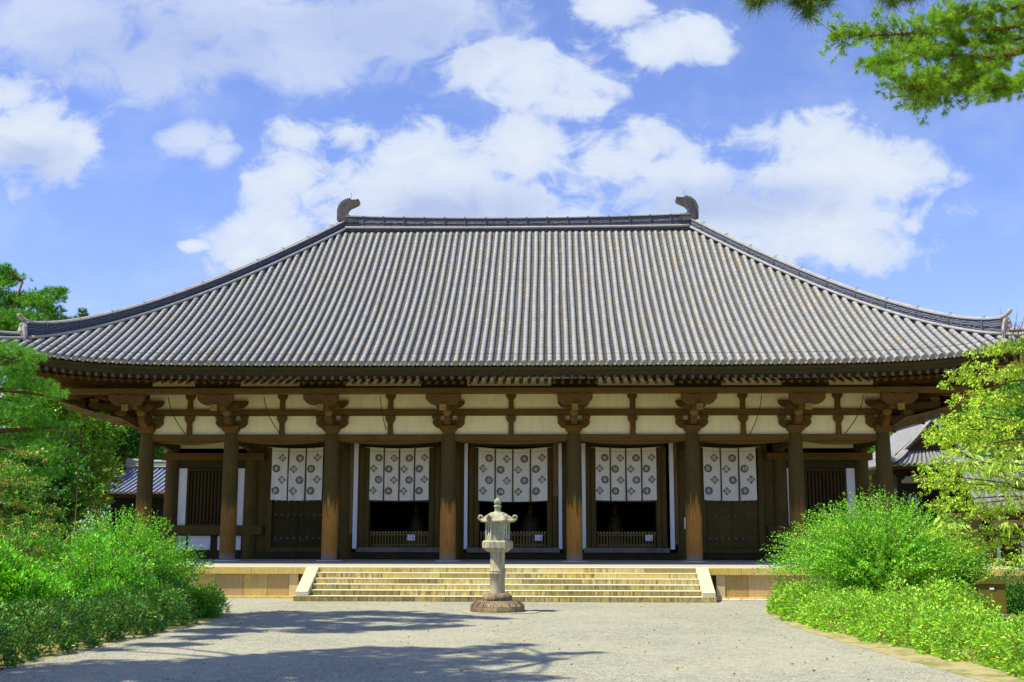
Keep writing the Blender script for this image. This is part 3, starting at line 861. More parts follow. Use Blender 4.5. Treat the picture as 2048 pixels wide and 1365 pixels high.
# ---- beams in the column plane
def ring(z0,z1,hw,out_,mat,name,ends=0):
    for (a,c) in (('f',0),('l',1),('r',2)):
        b=MB()
        if a=='f': b.box(-13.98-out_-ends,13.98+out_+ends,-out_-hw,-out_+hw,z0,z1,0,(1,1,1,1),.015)
        else:
            sx_=-1 if a=='l' else 1
            b.box(sx_*(13.98+out_-hw),sx_*(13.98+out_+hw),-out_+hw+.003,14.68+out_,z0,z1,0,(1,1,1,1),.015)
        b.build(name,mat,hall)
ring(4.49,4.74,.11,0,WOODH,'tie_beam',.0)
ring(5.45,5.70,.10,0,WOODH,'middle_beam')
ring(6.285,6.46,.11,0,WOODH,'upper_beam')
ring(6.021,6.235,.11,2.4,WOODH,'eave_purlin',.5)
ring(7.0,7.2,.10,0,WOODH,'wall_plate')
# plaster bands, one per bay, struts at the middle of each bay
st0=None
for i in range(7):
    x0,x1=XC[i],XC[i+1]; xm=(x0+x1)/2
    for (z0,z1) in ((4.742,5.448),(5.702,6.283),(6.462,6.998)):
        b=MB(); b.box(x0+.02,x1-.02,.0,.05,z0,z1); b.build('plaster_panel',PLAS,hall)
    b=MB(); b.box(x0+.85,x1-.85,-2.18,-2.14,6.30,6.52); b.build('plaster_panel',PLAS,hall)
    b=MB(); b.box(x0-.0,x1-.0,-2.20,-2.16,6.05,6.335); b.build('eave_board',WOODD,hall)  # dark strip added behind the purlin, painted stand-in for the shadow above it
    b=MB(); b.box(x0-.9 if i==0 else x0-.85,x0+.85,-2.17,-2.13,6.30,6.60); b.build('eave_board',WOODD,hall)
    for (z0,zt) in ((4.742,5.448),(5.702,6.283)):
        b=MB(); h=zt-z0
        b.prism([(-.105,0),(.105,0),(.09,h*.60),(-.09,h*.60)],-.1,-.001)
        b.prism([(-.10,h*.60),(.10,h*.60),(.125,h*.68),(.185,h*.80),(.185,h-.002),(-.185,h-.002),(-.185,h*.80),(-.125,h*.68)],-.14,-.001)
        o=b.build('strut',WOODX,hall,(xm,0,z0))
for sx_ in (-1,1):
    ys=[0]+YS
    for a,c in zip(ys[:-1],ys[1:]):
        for (z0,z1) in ((4.742,5.448),(5.702,6.283),(6.462,6.998)):
            b=MB(); b.box(sx_*13.96,sx_*14.0,a+.1,c-.1,z0,z1); b.build('plaster_panel',PLAS,hall)
# brown bird nets slung under the side eaves
NETM=bpy.data.materials.new('bird_net'); NETM.use_nodes=True; _t=NETM.node_tree; _b=_t.nodes['Principled BSDF']; _k=NT(_t); _b.inputs['Roughness'].default_value=.9
_k.l(_k.mix(_k.rng(_k.noise(_k.pos((1,.4,3)),3,4),.4,.6),(.07,.05,.02),(.15,.10,.035)),_b.inputs['Base Color'])
_tr=_k.n('ShaderNodeBsdfTransparent'); _mx=_k.n('ShaderNodeMixShader'); _mx.inputs[0].default_value=.80; _k.l(_tr.outputs[0],_mx.inputs[1]); _k.l(_b.outputs[0],_mx.inputs[2]); _k.l(_mx.outputs[0],_t.nodes['Material Output'].inputs[0])
for sx_ in (-1,1):
    b=MB(); vs=[]; ys=np.linspace(-2.2,16.5,40)
    for y in ys:
        wv_=.05*math.sin(y*1.9)
        for X,Z in ((16.75,6.05),(16.72,5.60+wv_),(16.1,5.40+wv_),(15.2,5.22-wv_),(14.25,4.95)): vs.append((sx_*X,y,Z+max(0,-y)*.10))
    b.add(vs,[(5*i+k,5*i+k+1,5*i+5+k+1,5*i+5+k) for i in range(39) for k in range(4)]); b.build('bird_net',NETM,hall)
# porch ceiling
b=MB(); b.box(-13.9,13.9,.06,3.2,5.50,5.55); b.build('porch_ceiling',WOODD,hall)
# rainbow beams from front to inner row
for x in XC:
    b=MB(); b.prism([(.2,4.3),(1.6,4.42),(3.1,4.3),(3.1,4.62),(1.6,4.72),(.2,4.62)],x-.1,x+.1,0,'x'); b.build('tie_beam',WOODH,hall)
# sagging net cord bundle under the tie beam
for i in range(7):
    x0,x1=XC[i]+.3,XC[i+1]-.3; sag=.10 if i in (1,2,3,4,5) else .12
    n=16; up=[];lo=[]
    for k in range(n+1):
        f=k/n; q=4*f*(1-f); x=x0+(x1-x0)*f; up.append((x,4.487)); lo.append((x,4.486-.02-sag*q))
    b=MB(); b.prism(up+lo[::-1],.03,.07); b.build('rolled_net',WOODH,hall)
# ---- inner wall at Y=3.28
WY=3.28
def ibox(name,x0,x1,z0,z1,mat,y0=0.,y1=.12,par=None,bev=.006):
    b=MB(); b.box(x0,x1,WY-y1,WY-y0,z0,z1,0,(1,1,1,1),bev); return b.build(name,mat,par or hall)
# beams
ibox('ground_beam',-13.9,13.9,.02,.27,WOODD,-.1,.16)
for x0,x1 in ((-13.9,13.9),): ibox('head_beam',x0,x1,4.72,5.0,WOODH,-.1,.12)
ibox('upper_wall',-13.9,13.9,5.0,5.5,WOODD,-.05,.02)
# end bays
for sg in (-1,1):
    X=lambda a: sg*a
    def eb(name,a,c,z0,z1,mat,y0=0.,y1=.12,**k): 
        return ibox(name,min(X(a),X(c)),max(X(a),X(c)),z0,z1,mat,y0,y1,**k)
    eb('plaster_panel',10.95,13.7,4.44,4.72,PLAS,0,.04)
    eb('lintel_beam',10.15,14.37,3.95,4.24,WOODH,-.1,.36)
    eb('lintel_board',10.9,13.75,3.64,3.95,WOODD,0,.08)
    eb('plaster_panel',11.3 if sg>0 else 10.97,10.95 if sg>0 else 11.3,1.33,3.63,PLAW,0,.06)
    eb('plaster_panel',13.34,13.70,1.33,3.63,PLAW,0,.06)
    # lattice window
    fw=eb('window',11.3,13.34,1.33,1.40,WOODD,0,.14)
    b=MB(); 
    for a,c,z0,z1 in ((11.3,11.4,1.401,3.52),(13.24,13.34,1.401,3.52),(11.3,13.34,3.521,3.62)): b.box(X(a),X(c),WY-.14,WY,z0,z1,0,(1,1,1,1),.005)
    b.build('window_frame',WOODD,fw)
    b=MB()
    for k in range(13):
        xx=11.46+k*.144; b.prism([(X(xx)-.045,WY-.02),(X(xx),WY-.085),(X(xx)+.045,WY-.02),(X(xx),WY+.04)],1.401,3.52,0,'z')
    b.build('lattice_bars',WOODV,fw)
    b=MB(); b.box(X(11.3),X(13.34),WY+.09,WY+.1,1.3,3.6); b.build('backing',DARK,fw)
    eb('sill_beam',10.15,13.85,.95,1.33,WOODV,-.1,.30)
    for a,c in ((11.05,11.35),(11.45,12.0),(12.3,13.2),(13.3,13.7)): eb('plaster_panel',a,c,.34,.91,PLAW,0,.06)
    eb('lower_wall',10.9,13.8,.27,.95,WOODD,-.05,.03)
    # side of window: boarded door jamb
    eb('board_panel',9.95,10.93,.28,3.95,WOODV,-.02,.06)
    eb('board_panel',9.75,10.05,3.95,4.7,WOODD,-.02,.06)
# next bays: closed studded doors
for sg in (-1,1):
    a,c=(7.70,9.80)
    x0,x1=sorted((sg*a,sg*c))
    ibox('door_frame',x0-.22,x0,.28,4.7,WOODV,-.05,.20); ibox('door_frame',x1,x1+.22,.28,4.7,WOODV,-.05,.20)
    ibox('lintel',x0,x1,4.45,4.7,WOODD,-.05,.18)
    xm=(x0+x1)/2
    for (p,q) in ((x0+.01,xm-.006),(xm+.006,x1-.01)):
        dr=ibox('door',p,q,.47,4.44,WOODD if sg<0 else WOODV,0,.07)
        b=MB()
        n=4
        for zz in (.82,1.75,2.3):
            for k in range(n):
                xx=p+(q-p)*(k+.5)/n
                vs=[];m_=8
                for r,h in ((.045,0),(.04,.03),(.02,.05)):
                    for s in range(m_): an=2*math.pi*s/m_; vs.append((xx+r*math.cos(an),WY-.07-h,zz+r*math.sin(an)))
                b.add(vs,[(t*m_+s,t*m_+(s+1)%m_,(t+1)*m_+(s+1)%m_,(t+1)*m_+s) for t in range(2) for s in range(m_)]+[list(range(2*m_,3*m_))],0,(1,1,1,1),True)
        b.build('stud',WOODG,dr)
        b=MB(); b.box(p+.05,p+.40 if p<xm-.5 else p+.35,WY-.082,WY-.07,.70,.78); b.build('iron_plate',IRON,dr)
    ibox('sill',x0-.2,x1+.2,.27,.46,WOODV,-.08,.22)
    # side board walls towards the columns
    for p,q in ((x0-.9,x0-.22),(x1+.22,x1+.42)): ibox('board_panel',p,q,.28,4.7,WOODV,-.02,.05)
# three open bays
BAY=[(-4.62,-5.83,-3.42,(-6.5,-6.32),(-2.95,-2.80)),(0,-1.39,1.34,(-2.0,-1.86),(1.81,1.95)),(4.52,3.32,5.72,(2.74,2.90),(6.27,6.44))]
for bi,(xc,x0,x1,wl,wr) in enumerate(BAY):
    # frames: two flared posts each side
    for sg,xe in ((-1,x0),(1,x1)):
        for k,(dx,wd,yo) in enumerate(((0,.20,.24),(.205,.22,.17))):
            a=xe+sg*dx; c=a+sg*wd
            b=MB(); a1,c1=min(a,c),max(a,c)
            b.box(a1,c1,WY-yo,WY+.25,.47,4.5,0,(1,1,1,1),.02)
            b.build('door_frame',WOODF if False else WOODV,hall)
    ibox('lintel',x0-.4,x1+.4,4.5,4.72,WOODD,-.1,.2)
    ibox('sill',x0-.5,x1+.5,.27,.465,WOODG,-.1,.30)
    ibox('transom',x0,x1,2.27,2.36,WOODV,-.05,.10)
    if bi!=0: ibox('plaster_panel',wl[0],wl[1],.40,4.64,PLAW,0,.20)
    else:
        ibox('plaster_panel',wl[0],wl[1],.40,4.64,PLAW,0,.20)
    if bi!=0: ibox('plaster_panel',wr[0],wr[1],.40,4.64,PLAW,0,.20)
    if bi==0: ibox('plank',-6.68,-6.52,1.0,4.7,WOODP,0,.21)
    if bi==1: ibox('plank',1.58,1.79,2.5,4.68,WOODP,0,.21)
    if bi==2: ibox('plank',6.46,6.60,.6,4.7,WOODP,0,.21)
    lo=[-7.6,-2.3,2.1][bi]; 
for a,c in ((-7.5,-6.70),(-6.30,-6.24),(-3.0,-2.02),(1.97,2.72),(6.62,7.46)):
    ibox('door_leaf',a,c,.30,4.70,WOODV,0,.10)
for a,c in ((-7.1,-6.8),(2.05,2.3),(6.65,7.0)):
    b=MB(); b.box(a,c,WY-.125,WY-.101,3.20,3.27); b.build('hinge',IRON,hall)
# interior
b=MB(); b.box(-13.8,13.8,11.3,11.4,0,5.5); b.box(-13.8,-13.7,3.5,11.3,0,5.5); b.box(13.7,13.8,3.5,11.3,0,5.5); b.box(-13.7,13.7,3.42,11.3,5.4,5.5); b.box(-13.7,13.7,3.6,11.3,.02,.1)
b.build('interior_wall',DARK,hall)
b=MB(); b.box(-13.9,13.9,14.6,14.75,0,4.7); 
b.build('back_wall',PLAS,hall)
for sx_ in (-1,1):
    b=MB(); b.box(sx_*13.93,sx_*14.03,3.4,14.6,0,4.49); b.build('side_wall',WOODV,hall)
    b=MB(); b.box(sx_*13.9,sx_*14.1,3.4,14.6,.02,.27); b.build('ground_beam',WOODH,hall)
GILT=plain('dim_gilt',(.10,.07,.025),.5,.4,14,.5)
for xc_,sc_ in ((-4.4,.8),(.6,1.0),(4.3,.8)):
    b=MB(); b.lathe([(.55*sc_,.1),(.5*sc_,.4),(.6*sc_,.7),(.35*sc_,.9),(.42*sc_,1.15),(.38*sc_,1.5),(.30*sc_,1.75),(.12*sc_,1.82),(.17*sc_,1.95),(.16*sc_,2.15),(.05*sc_,2.25)],16)
    o=b.build('altar_figure',GILT,None,(xc_,7.2,.0)); tag(o,'dim gilded figure on the altar seen through the %s doorway'%('left' if xc_<-1 else 'middle' if xc_<2 else 'right'),'statue','gilded figures inside the hall')
# small grey service boxes at the foot of the inner wall
for x in (-7.35,7.25):
    b=MB(); b.box(x-.22,x+.22,WY-.42,WY-.17,.02,.36,0,(1,1,1,1),.02); b.box(x-.1,x+.1,WY-.44,WY-.42,.12,.24,1); o=b.build('junction_box',[WOODG,IRON])
    tag(o,'small grey box on the porch floor beside the %s door leaf'%('left' if x<0 else 'right'),'box','grey boxes at the foot of the doors')

# ================================================================ curtains (hung cloths)
CLOTH=plain('white_curtain_cloth',(.80,.80,.70),.9,.05,4); CREST=plain('brown_dye',(.17,.10,.06),.9,.15,20); RIB=plain('ribbon_brown',(.22,.09,.06),.85,.3,40); CREST2=plain('tan_dye',(.30,.20,.12),.9,.15,20)
CORD=plain('yellow_cord',(.45,.30,.08),.8,.1,9); ROD=plain('bamboo_rod',(.5,.36,.16),.5,.1,9)
def crest(kind,cx,cz,r):
    # list of (polygon pts 2d) : rings of petals with pale gaps
    P_=[]
    if kind==0:
        for k in range(12):
            a=2*math.pi*k/12; P_.append([(cx+r*.80*math.cos(a)+r*.23*math.cos(t),cz+r*.80*math.sin(a)+r*.23*math.sin(t)) for t in np.linspace(0,2*math.pi,7)[:-1]])
        for k in range(10):
            a=2*math.pi*(k+.5)/10; P_.append([(cx+r*.50*math.cos(a)+r*.16*math.cos(t),cz+r*.50*math.sin(a)+r*.16*math.sin(t)) for t in np.linspace(0,2*math.pi,6)[:-1]])
        P_.append([(cx+r*.20*math.cos(t),cz+r*.20*math.sin(t)) for t in np.linspace(0,2*math.pi,9)[:-1]])
    else:
        for k in range(4):
            a=math.pi/2*k
            for rr,da,s in ((.82,0,.22),(.66,.44,.20),(.66,-.44,.20),(.48,0,.16)):
                q=a+da; P_.append([(cx+r*rr*math.cos(q)+r*s*math.cos(t),cz+r*rr*math.sin(q)+r*s*math.sin(t)) for t in np.linspace(0,2*math.pi,7)[:-1]])
        for k in range(4):
            q=math.pi/4+math.pi/2*k; P_.append([(cx+r*.30*math.cos(q)+r*.13*math.cos(t),cz+r*.30*math.sin(q)+r*.13*math.sin(t)) for t in np.linspace(0,2*math.pi,6)[:-1]])
        P_.append([(cx+r*.12*math.cos(t),cz+r*.12*math.sin(t)) for t in np.linspace(0,2*math.pi,7)[:-1]])
    return P_
def curtain(x0,x1,z0,z1,npan,label,start,sag=.05):
    xm=(x0+x1)/2; W=x1-x0
    t=empty('door_curtain',(xm,WY-.32,z1),label,'curtain','white crested curtains hung over the doors')
    ph=random.uniform(0,6)
    def yw(x,z): # local
        f=(z1-z)/(z1-z0); return -.03*f*math.sin(x*6+ph)-.030*f**.7*math.sin(x*15+z*1.9+ph*2)-.012*math.sin(x*31+z*4+ph)-.03*f
    def zs(x): u=2*(x-xm)/W; return -sag*(1-u*u)
    gap=.065; pw=(W-gap*(npan-1))/npan
    for p in range(npan):
        a=x0+p*(pw+gap); b=MB(); nx,nz=8,22; vs=[]
        for i in range(nx+1):
            for j in range(nz+1):
                x=a+pw*i/nx; z=z1+(z0-z1)*j/nz; vs.append((x-xm,yw(x,z),z-z1+zs(x)*(1-.4*j/nz)))
        b.add(vs,[(i*(nz+1)+j,i*(nz+1)+j+1,(i+1)*(nz+1)+j+1,(i+1)*(nz+1)+j) for i in range(nx) for j in range(nz)],0,(1,1,1,1),True)
        r=.165
        for row in range(4):
            z=z1-.40-.445*row-(.0 if row%2 else -.0)
            right=(row%2==0); cx=a+(pw*.67 if right else pw*.29)
            kind=(start+p+row)%2 if True else 0
            for poly in crest(kind,cx,z,r*(pw/.64)**.3):
                vs=[(x-xm,yw(x,zz)-.006,zz-z1+zs(x)*(1-.4*(z1-zz)/(z1-z0))) for x,zz in poly]
                b.add(vs,[list(range(len(vs)))[::-1]],1+kind)
        # hem cord line
        vs=[]
        for i in range(9):
            x=a+pw*i/8; zz=z1-.13-.015*math.sin(i/8*math.pi); 
            for dz in (.007,-.007): vs.append((x-xm,yw(x,zz)-.006,zz-z1+zs(x)+dz))
        b.add(vs,[(2*i,2*i+1,2*i+3,2*i+2) for i in range(8)],3)
        b.build('curtain_panel',[CLOTH,CREST,CREST2,CORD],t)
        if p<npan-1:
            c=a+pw+gap/2; b=MB(); 
            for q in (-.026,.026):
                zt=zs(c); b.add([(c-xm+q-.007,-.01,zt),(c-xm+q+.007,-.01,zt),(c-xm+q+.007,-.05,z0-z1+zt*.6-.03),(c-xm+q-.007,-.05,z0-z1+zt*.6-.03)],[(0,1,2,3)])
            zt=zs(c); b.add([(c-xm-.02,-.004,zt),(c-xm+.02,-.004,zt),(c-xm+.02,-.044,z0-z1+zt*.6-.03),(c-xm,-.044,z0-z1+zt*.6-.07),(c-xm-.02,-.044,z0-z1+zt*.6-.03)],[(0,1,2,3,4)],1)
            b.build('ribbon',[RIB,WOODX],t)
    b=MB(); b.tube([(x-xm,.012,zs(min(max(x,x0),x1))) for x in np.linspace(x0-.19,x1+.19,13)],.016,6); b.build('curtain_rod',ROD,t)
    return t
curtain(-5.83,-3.42,2.35,4.47,4,'four panel white curtain with brown crests above the dark doorway left of centre',0)
curtain(-1.42,1.36,2.33,4.47,4,'widest white curtain, over the middle doorway behind the stone lantern',0,.09)
curtain(3.30,5.74,2.35,4.47,4,'four panel white curtain with brown crests above the dark doorway right of centre',0)
curtain(-9.83,-7.75,2.35,4.47,3,'three panel white curtain hung over the closed studded door at the left',1)
curtain(7.62,9.72,2.35,4.47,3,'three panel white curtain hung over the worn closed door at the right',1)
# barriers and notices
SIGN=plain('white_board',(.78,.80,.84),.6,.03,3); INK=plain('black_ink',(.03,.03,.04),.7,.1,9)
FEN=wood('fence_wood',(.22,.15,.08),(.32,.23,.13),(.16,.11,.06)); FTOP=wood('fence_post_end',(.55,.48,.38),(.66,.60,.50),(.4,.3,.2))
def kana(b,x,y,z,s,kind,mat=1):
    # strokes of small characters on a board face at y
    def bar(x0,x1,z0,z1): b.box(x+x0*s,x+x1*s,y-.003,y,z+z0*s,z+z1*s,mat)
    if kind==0: bar(0,1,.85,.97); bar(.1,.22,0,.85); bar(.8,.92,0,.85); bar(.2,.8,.4,.5)
    elif kind==1: bar(0,1,.7,.8); bar(.44,.56,0,1); bar(.1,.9,.3,.4); bar(0,.2,0,.2)
    elif kind==2: bar(.05,.15,0,1); bar(.85,.95,0,1); bar(.05,.95,.9,1); bar(.05,.95,0,.1); bar(.15,.85,.45,.55)
    else: bar(0,1,.5,.6); bar(.4,.52,0,.5); bar(.2,.3,.6,1); bar(.7,.8,.6,1)
fence_defs=[(-5.83,-3.42,-4.13,'wooden picket barrier across the dark doorway left of centre'),(-1.37,1.32,1.0,'wooden picket barrier across the middle doorway behind the stone lantern'),(3.33,5.71,5.42,'wooden picket barrier across the dark doorway right of centre')]
NOTE=['small white landscape notice on the picket barrier left of centre','small white landscape notice on the middle picket barrier','small white landscape notice on the picket barrier right of centre']
for k,(x0,x1,sx_,lab) in enumerate(fence_defs):
    t=empty('picket_barrier',((x0+x1)/2,WY-.05,.47),lab,'barrier','picket barriers in the open doorways'); xm=(x0+x1)/2
    b=MB(); w_=x1-x0
    for zz in (.09,.50): b.box(-w_/2+.01,w_/2-.01,-.02,.02,zz-.035,zz+.035,0,(1,1,1,1),.004)
    b.build('rail',FEN,t)
    n=int(w_/.118)
    o1=None
    for i in range(n):
        xx=-w_/2+(i+.5)*w_/n
        if o1 is None:
            b=MB(); b.box(-.03,.03,-.035,-.021,0,.56,0,(1,1,1,1),.004); b.box(-.03,.03,-.037,-.019,.561,.625,1,(1,1,1,1),.006); o1=b.build('picket',[FEN,FTOP],t); o1.location=(xx,0,0)
        else: inst(o1,(xx,0,0),t)
    b=MB(); b.box(-.15,.15,-.008,.008,0,.23,0,(1,1,1,1),.003)
    for r_,zz in enumerate((.17,.11,.05)):
        for q in range(6 if r_==0 else 3): kana(b,-.12+q*.04,-.008,zz,.03,(q+r_)%4)
    b.box(.05,.11,-.011,-.008,.04,.06,1); b.box(.04,.05,-.011,-.008,.06,.10,1); b.box(.11,.12,-.011,-.008,.06,.09,1); b.box(.06,.10,-.011,-.008,.08,.12,2)
    o=b.build('notice_board',[SIGN,INK,CABLE],None,(sx_,WY-.11,.74)); tag(o,NOTE[k],'notice','small white notices on the barriers')
b=MB(); b.box(-.10,.10,-.012,.012,0,.43,0,(1,1,1,1),.004)
for r_,(zz,s) in enumerate(((.33,.06),(.245,.04),(.17,.05),(.11,.035),(.06,.035))):
    for q in range(3 if s>.045 else 4): kana(b,-.08+q*(s+.008),-.012,zz,s,(q+r_)%4)
o=b.build('notice_board',[SIGN,INK],None,(-7.12,WY-.16,1.25)); tag(o,'upright white notice on the boards beside the third porch column from the left','notice')
b=MB(); b.box(-.012,.012,-.10,.10,0,.43,0,(1,1,1,1),.004); o=b.build('notice_board',[SIGN],None,(6.84-.335,0,1.2)); tag(o,'white notice seen edge-on on the left side of the sixth porch column','notice')
# hanging cables
for k,(x0,z0,x1,z1,lab) in enumerate(((-12.95,6.1,-12.45,4.75,'leftmost hanging cable, bowing down across the plaster of the end bay'),(-9.3,6.1,-8.8,4.75,'hanging cable bowing across the plaster above the left three panel curtain'),(-4.9,6.1,-4.75,4.9,'nearly straight cable left of the strut above the curtain left of centre'),(4.66,6.1,4.70,4.9,'cable hanging close beside the strut above the curtain right of centre'),(9.35,6.1,9.0,4.75,'hanging cable bowing across the plaster above the right three panel curtain'),(13.1,6.1,12.55,4.75,'rightmost hanging cable, bowing down across the plaster of the end bay'))):
    b=MB(); pts=[]
    for i in range(11):
        f=i/10; pts.append((x0+(x1-x0)*f**2,-.9+.72*f,z0+(z1-z0)*f))
    b.tube(pts,.016,6); o=b.build('hanging_cable',CABLE); tag(o,lab,'cable','black cables hanging under the eaves')

# ================================================================ stone lantern
def at(px,py,Y):          # a point on the plane at depth Y, read off a sight line
    d=R2*((px-1024)/FPX)-U2*((py-682.5)/FPX)+Fv
    return CAMP+d*((Y-CAMP.y)/d.y)
def gnd(px,py,Z=GZ):
    d=R2*((px-1024)/FPX)-U2*((py-682.5)/FPX)+Fv
    return CAMP+d*((Z-CAMP.z)/d.z)
LX,LY=.02,-11.62
lan=empty('stone_lantern',(LX,LY,GZ),'tall weathered stone lantern standing alone on the gravel before the steps','lantern')
def hexp(r,rot=0): return [(r*math.cos(math.pi/3*k+rot),r*math.sin(math.pi/3*k+rot)) for k in range(6)]
b=MB(); b.lathe([(.745,0),(.755,.05),(.75,.15),(.70,.20),(.62,.265),(.55,.30),(.46,.315)],40)
b.build('lotus_base',LANB,lan)
b=MB()
for k in range(20):       # carved petals
    a=2*math.pi*k/20
    for j,(r,z,h,wd) in enumerate(((.735,.19,.0,.085),)):
        pts=[]
        for t in np.linspace(-1,1,7):
            aa=a+t*.125; pts.append((math.cos(aa)*.752,math.sin(aa)*.752,.165-0*t))
        top=[]
        for t in np.linspace(-1,1,7):
            aa=a+t*.115*(1); rr=.735-.17*(1-abs(t)**1.6)**.7; zz=.205+.095*(1-abs(t)**1.6)**.7
            top.append((math.cos(aa)*rr,math.sin(aa)*rr,zz+.012))
        b.add(pts+top,[(i,i+1,8+i,7+i) for i in range(6)],0,(1,1,1,1),True)
b.build('petal_carving',LANB,lan)
b=MB(); b.lathe([(.39,.315),(.41,.35),(.41,.42),(.385,.455),(.33,.505),(.26,.52)],36); b.build('lotus_seat',LANB,lan)
b=MB(); b.lathe([(.212,.52),(.206,.60),(.203,1.02),(.218,1.03),(.222,1.05),(.218,1.07),(.206,1.075),(.206,1.09),(.218,1.10),(.220,1.115),(.206,1.13),(.203,1.3),(.206,1.66),(.214,1.70)],30); b.build('shaft',LAN,lan)
def hexlathe(b,prof,mat=0): b.lathe(prof,6,0,0,mat,False,0)
b=MB(); hexlathe(b,[(.22,1.62),(.30,1.645),(.37,1.71),(.405,1.74),(.43,1.745),(.432,1.90),(.425,1.915),(.385,1.945),(.33,1.95)]); b.build('platform',LAN,lan)
# fire box: six faces, windows on the sides
fb_=MB(); r=.325; hz0,hz1=1.95,2.46; hp=hexp(r)
for k in range(6):
    p,q=Vector((*hp[k],0)),Vector((*hp[(k+1)%6],0)); d=(q-p).normalized(); n_=Vector((d.y,-d.x,0)); W=(q-p).length
    if (p+q).normalized().dot(n_)<0: n_=-n_
    def pt(u,z,o=0): v=p+d*(u*W)-n_*o; return (v.x,v.y,z)
    solid=abs((p+q).normalized().y)>.9
    def slab(u0,u1,z0,z1,o0,o1,bb,mat=0):
        vs=[pt(u0,z0,o0),pt(u1,z0,o0),pt(u1,z1,o0),pt(u0,z1,o0),pt(u0,z0,o1),pt(u1,z0,o1),pt(u1,z1,o1),pt(u0,z1,o1)]
        bb.add(vs,[(0,1,2,3),(7,6,5,4),(0,4,5,1),(1,5,6,2),(2,6,7,3),(3,7,4,0)],mat)
    if solid:
        slab(.06,.94,hz0,hz1,0,.05,fb_)
        slab(.12,.88,hz0+.20,hz1-.10,-.012,0,fb_)
        c=MB(); rr=[(.10,0),(.095,.012),(.075,.012),(.07,.004),(.035,.004),(.03,.016),(.002,.018)]; vs=[];m_=18
        for r_,h in rr:
            for s_ in range(m_):
                an=2*math.pi*s_/m_; v=p+d*(.5*W+r_*math.cos(an))+n_*(.012+h); vs.append((v.x,v.y,2.24+r_*math.sin(an)))
        c.add(vs,[(t*m_+s_,t*m_+(s_+1)%m_,(t+1)*m_+(s_+1)%m_,(t+1)*m_+s_) for t in range(6) for s_ in range(m_)],0,(1,1,1,1),True)
        c.build('carved_disc',LAN,lan)
    else:
        slab(.06,.94,hz0,hz0+.14,0,.05,fb_); slab(.06,.94,hz1-.10,hz1,0,.05,fb_)
        slab(.06,.16,hz0+.14,hz1-.10,0,.05,fb_); slab(.84,.94,hz0+.14,hz1-.10,0,.05,fb_)
        wn=MB(); slab(.16,.84,hz0+.14,hz1-.10,.035,.04,wn,0)
        for u in (.16,.48,.80): slab(u,u+.045,hz0+.14,hz1-.10,.008,.034,wn,1)
        slab(.16,.84,hz0+.26,hz0+.275,.012,.033,wn,1); wn.build('paper_window',[SIGN,WOODG],lan)
for x,y in hp: fb_.lathe([(.022,hz0),(.022,hz1)],8,x*.99,y*.99)
fb_.lathe([(.335,hz1-.05),(.335,hz1)],6,0,0,0,False)
fb_.build('fire_box',LAN,lan)
# cap with scrolled corners
b=MB(); hexlathe(b,[(.36,2.435),(.47,2.455),(.485,2.47),(.485,2.49)])
n=48; prof=[(.485,2.49),(.43,2.515),(.37,2.555),(.31,2.615),(.25,2.675),(.18,2.715),(.11,2.73)]
vs=[]
for r_,z in prof:
    for i in range(n):
        a=2*math.pi*i/n; ph=(a%(math.pi/3))-math.pi/6; hx=math.cos(math.pi/6)/math.cos(ph)
        f=min(1,(r_-.1)/.3); vs.append((r_*(hx*f+(1-f))*math.cos(a),r_*(hx*f+(1-f))*math.sin(a),z+.035*f*f*abs(ph/(math.pi/6))**3))
b.add(vs,[(k*n+i,k*n+(i+1)%n,(k+1)*n+(i+1)%n,(k+1)*n+i) for k in range(len(prof)-1) for i in range(n)]+[[(len(prof)-1)*n+i for i in range(n)]],0,(1,1,1,1),True)
b.build('cap',LAN,lan)
for k in range(6):
    a=math.pi/3*k; d=Vector((math.cos(a),math.sin(a),0)); b=MB(); pts=[]
    pts=[d*.30+Vector((0,0,2.62)),d*.40+Vector((0,0,2.54)),d*.455+Vector((0,0,2.515))]
    for t in np.linspace(-.5*math.pi,1.35*math.pi,12): 
        rr=.066*(1-.35*(t+.5*math.pi)/(1.85*math.pi)); pts.append(d*(.475+rr*math.cos(t))+Vector((0,0,2.575+rr*math.sin(t))))
    b.tube(pts,[.03,.04,.04]+[.034]*12,6); b.build('scroll',LAN,lan)
b=MB(); b.lathe([(.11,2.72),(.085,2.76),(.085,2.79),(.10,2.80),(.075,2.825),(.07,2.84),(.105,2.86),(.108,2.90),(.10,2.915),(.065,2.93),(.075,2.945),(.103,2.985),(.104,3.03),(.085,3.07),(.045,3.095),(.02,3.125),(.004,3.155)],20); b.build('jewel',LAN,lan)
b=MB(); pts=[(1.05*math.cos(a)*1.05,.92*math.sin(a)) for a in np.linspace(0,2*math.pi,9)[:-1]+.22]
b.prism([(x,y) for x,y in pts],GZ-.05,GZ+.02,0,'z'); o=b.build('paving_slab',GRAVS,None,(LX+.12,LY-.05,0)); tag(o,'flat pale stone slab set in the gravel under the stone lantern','slab')

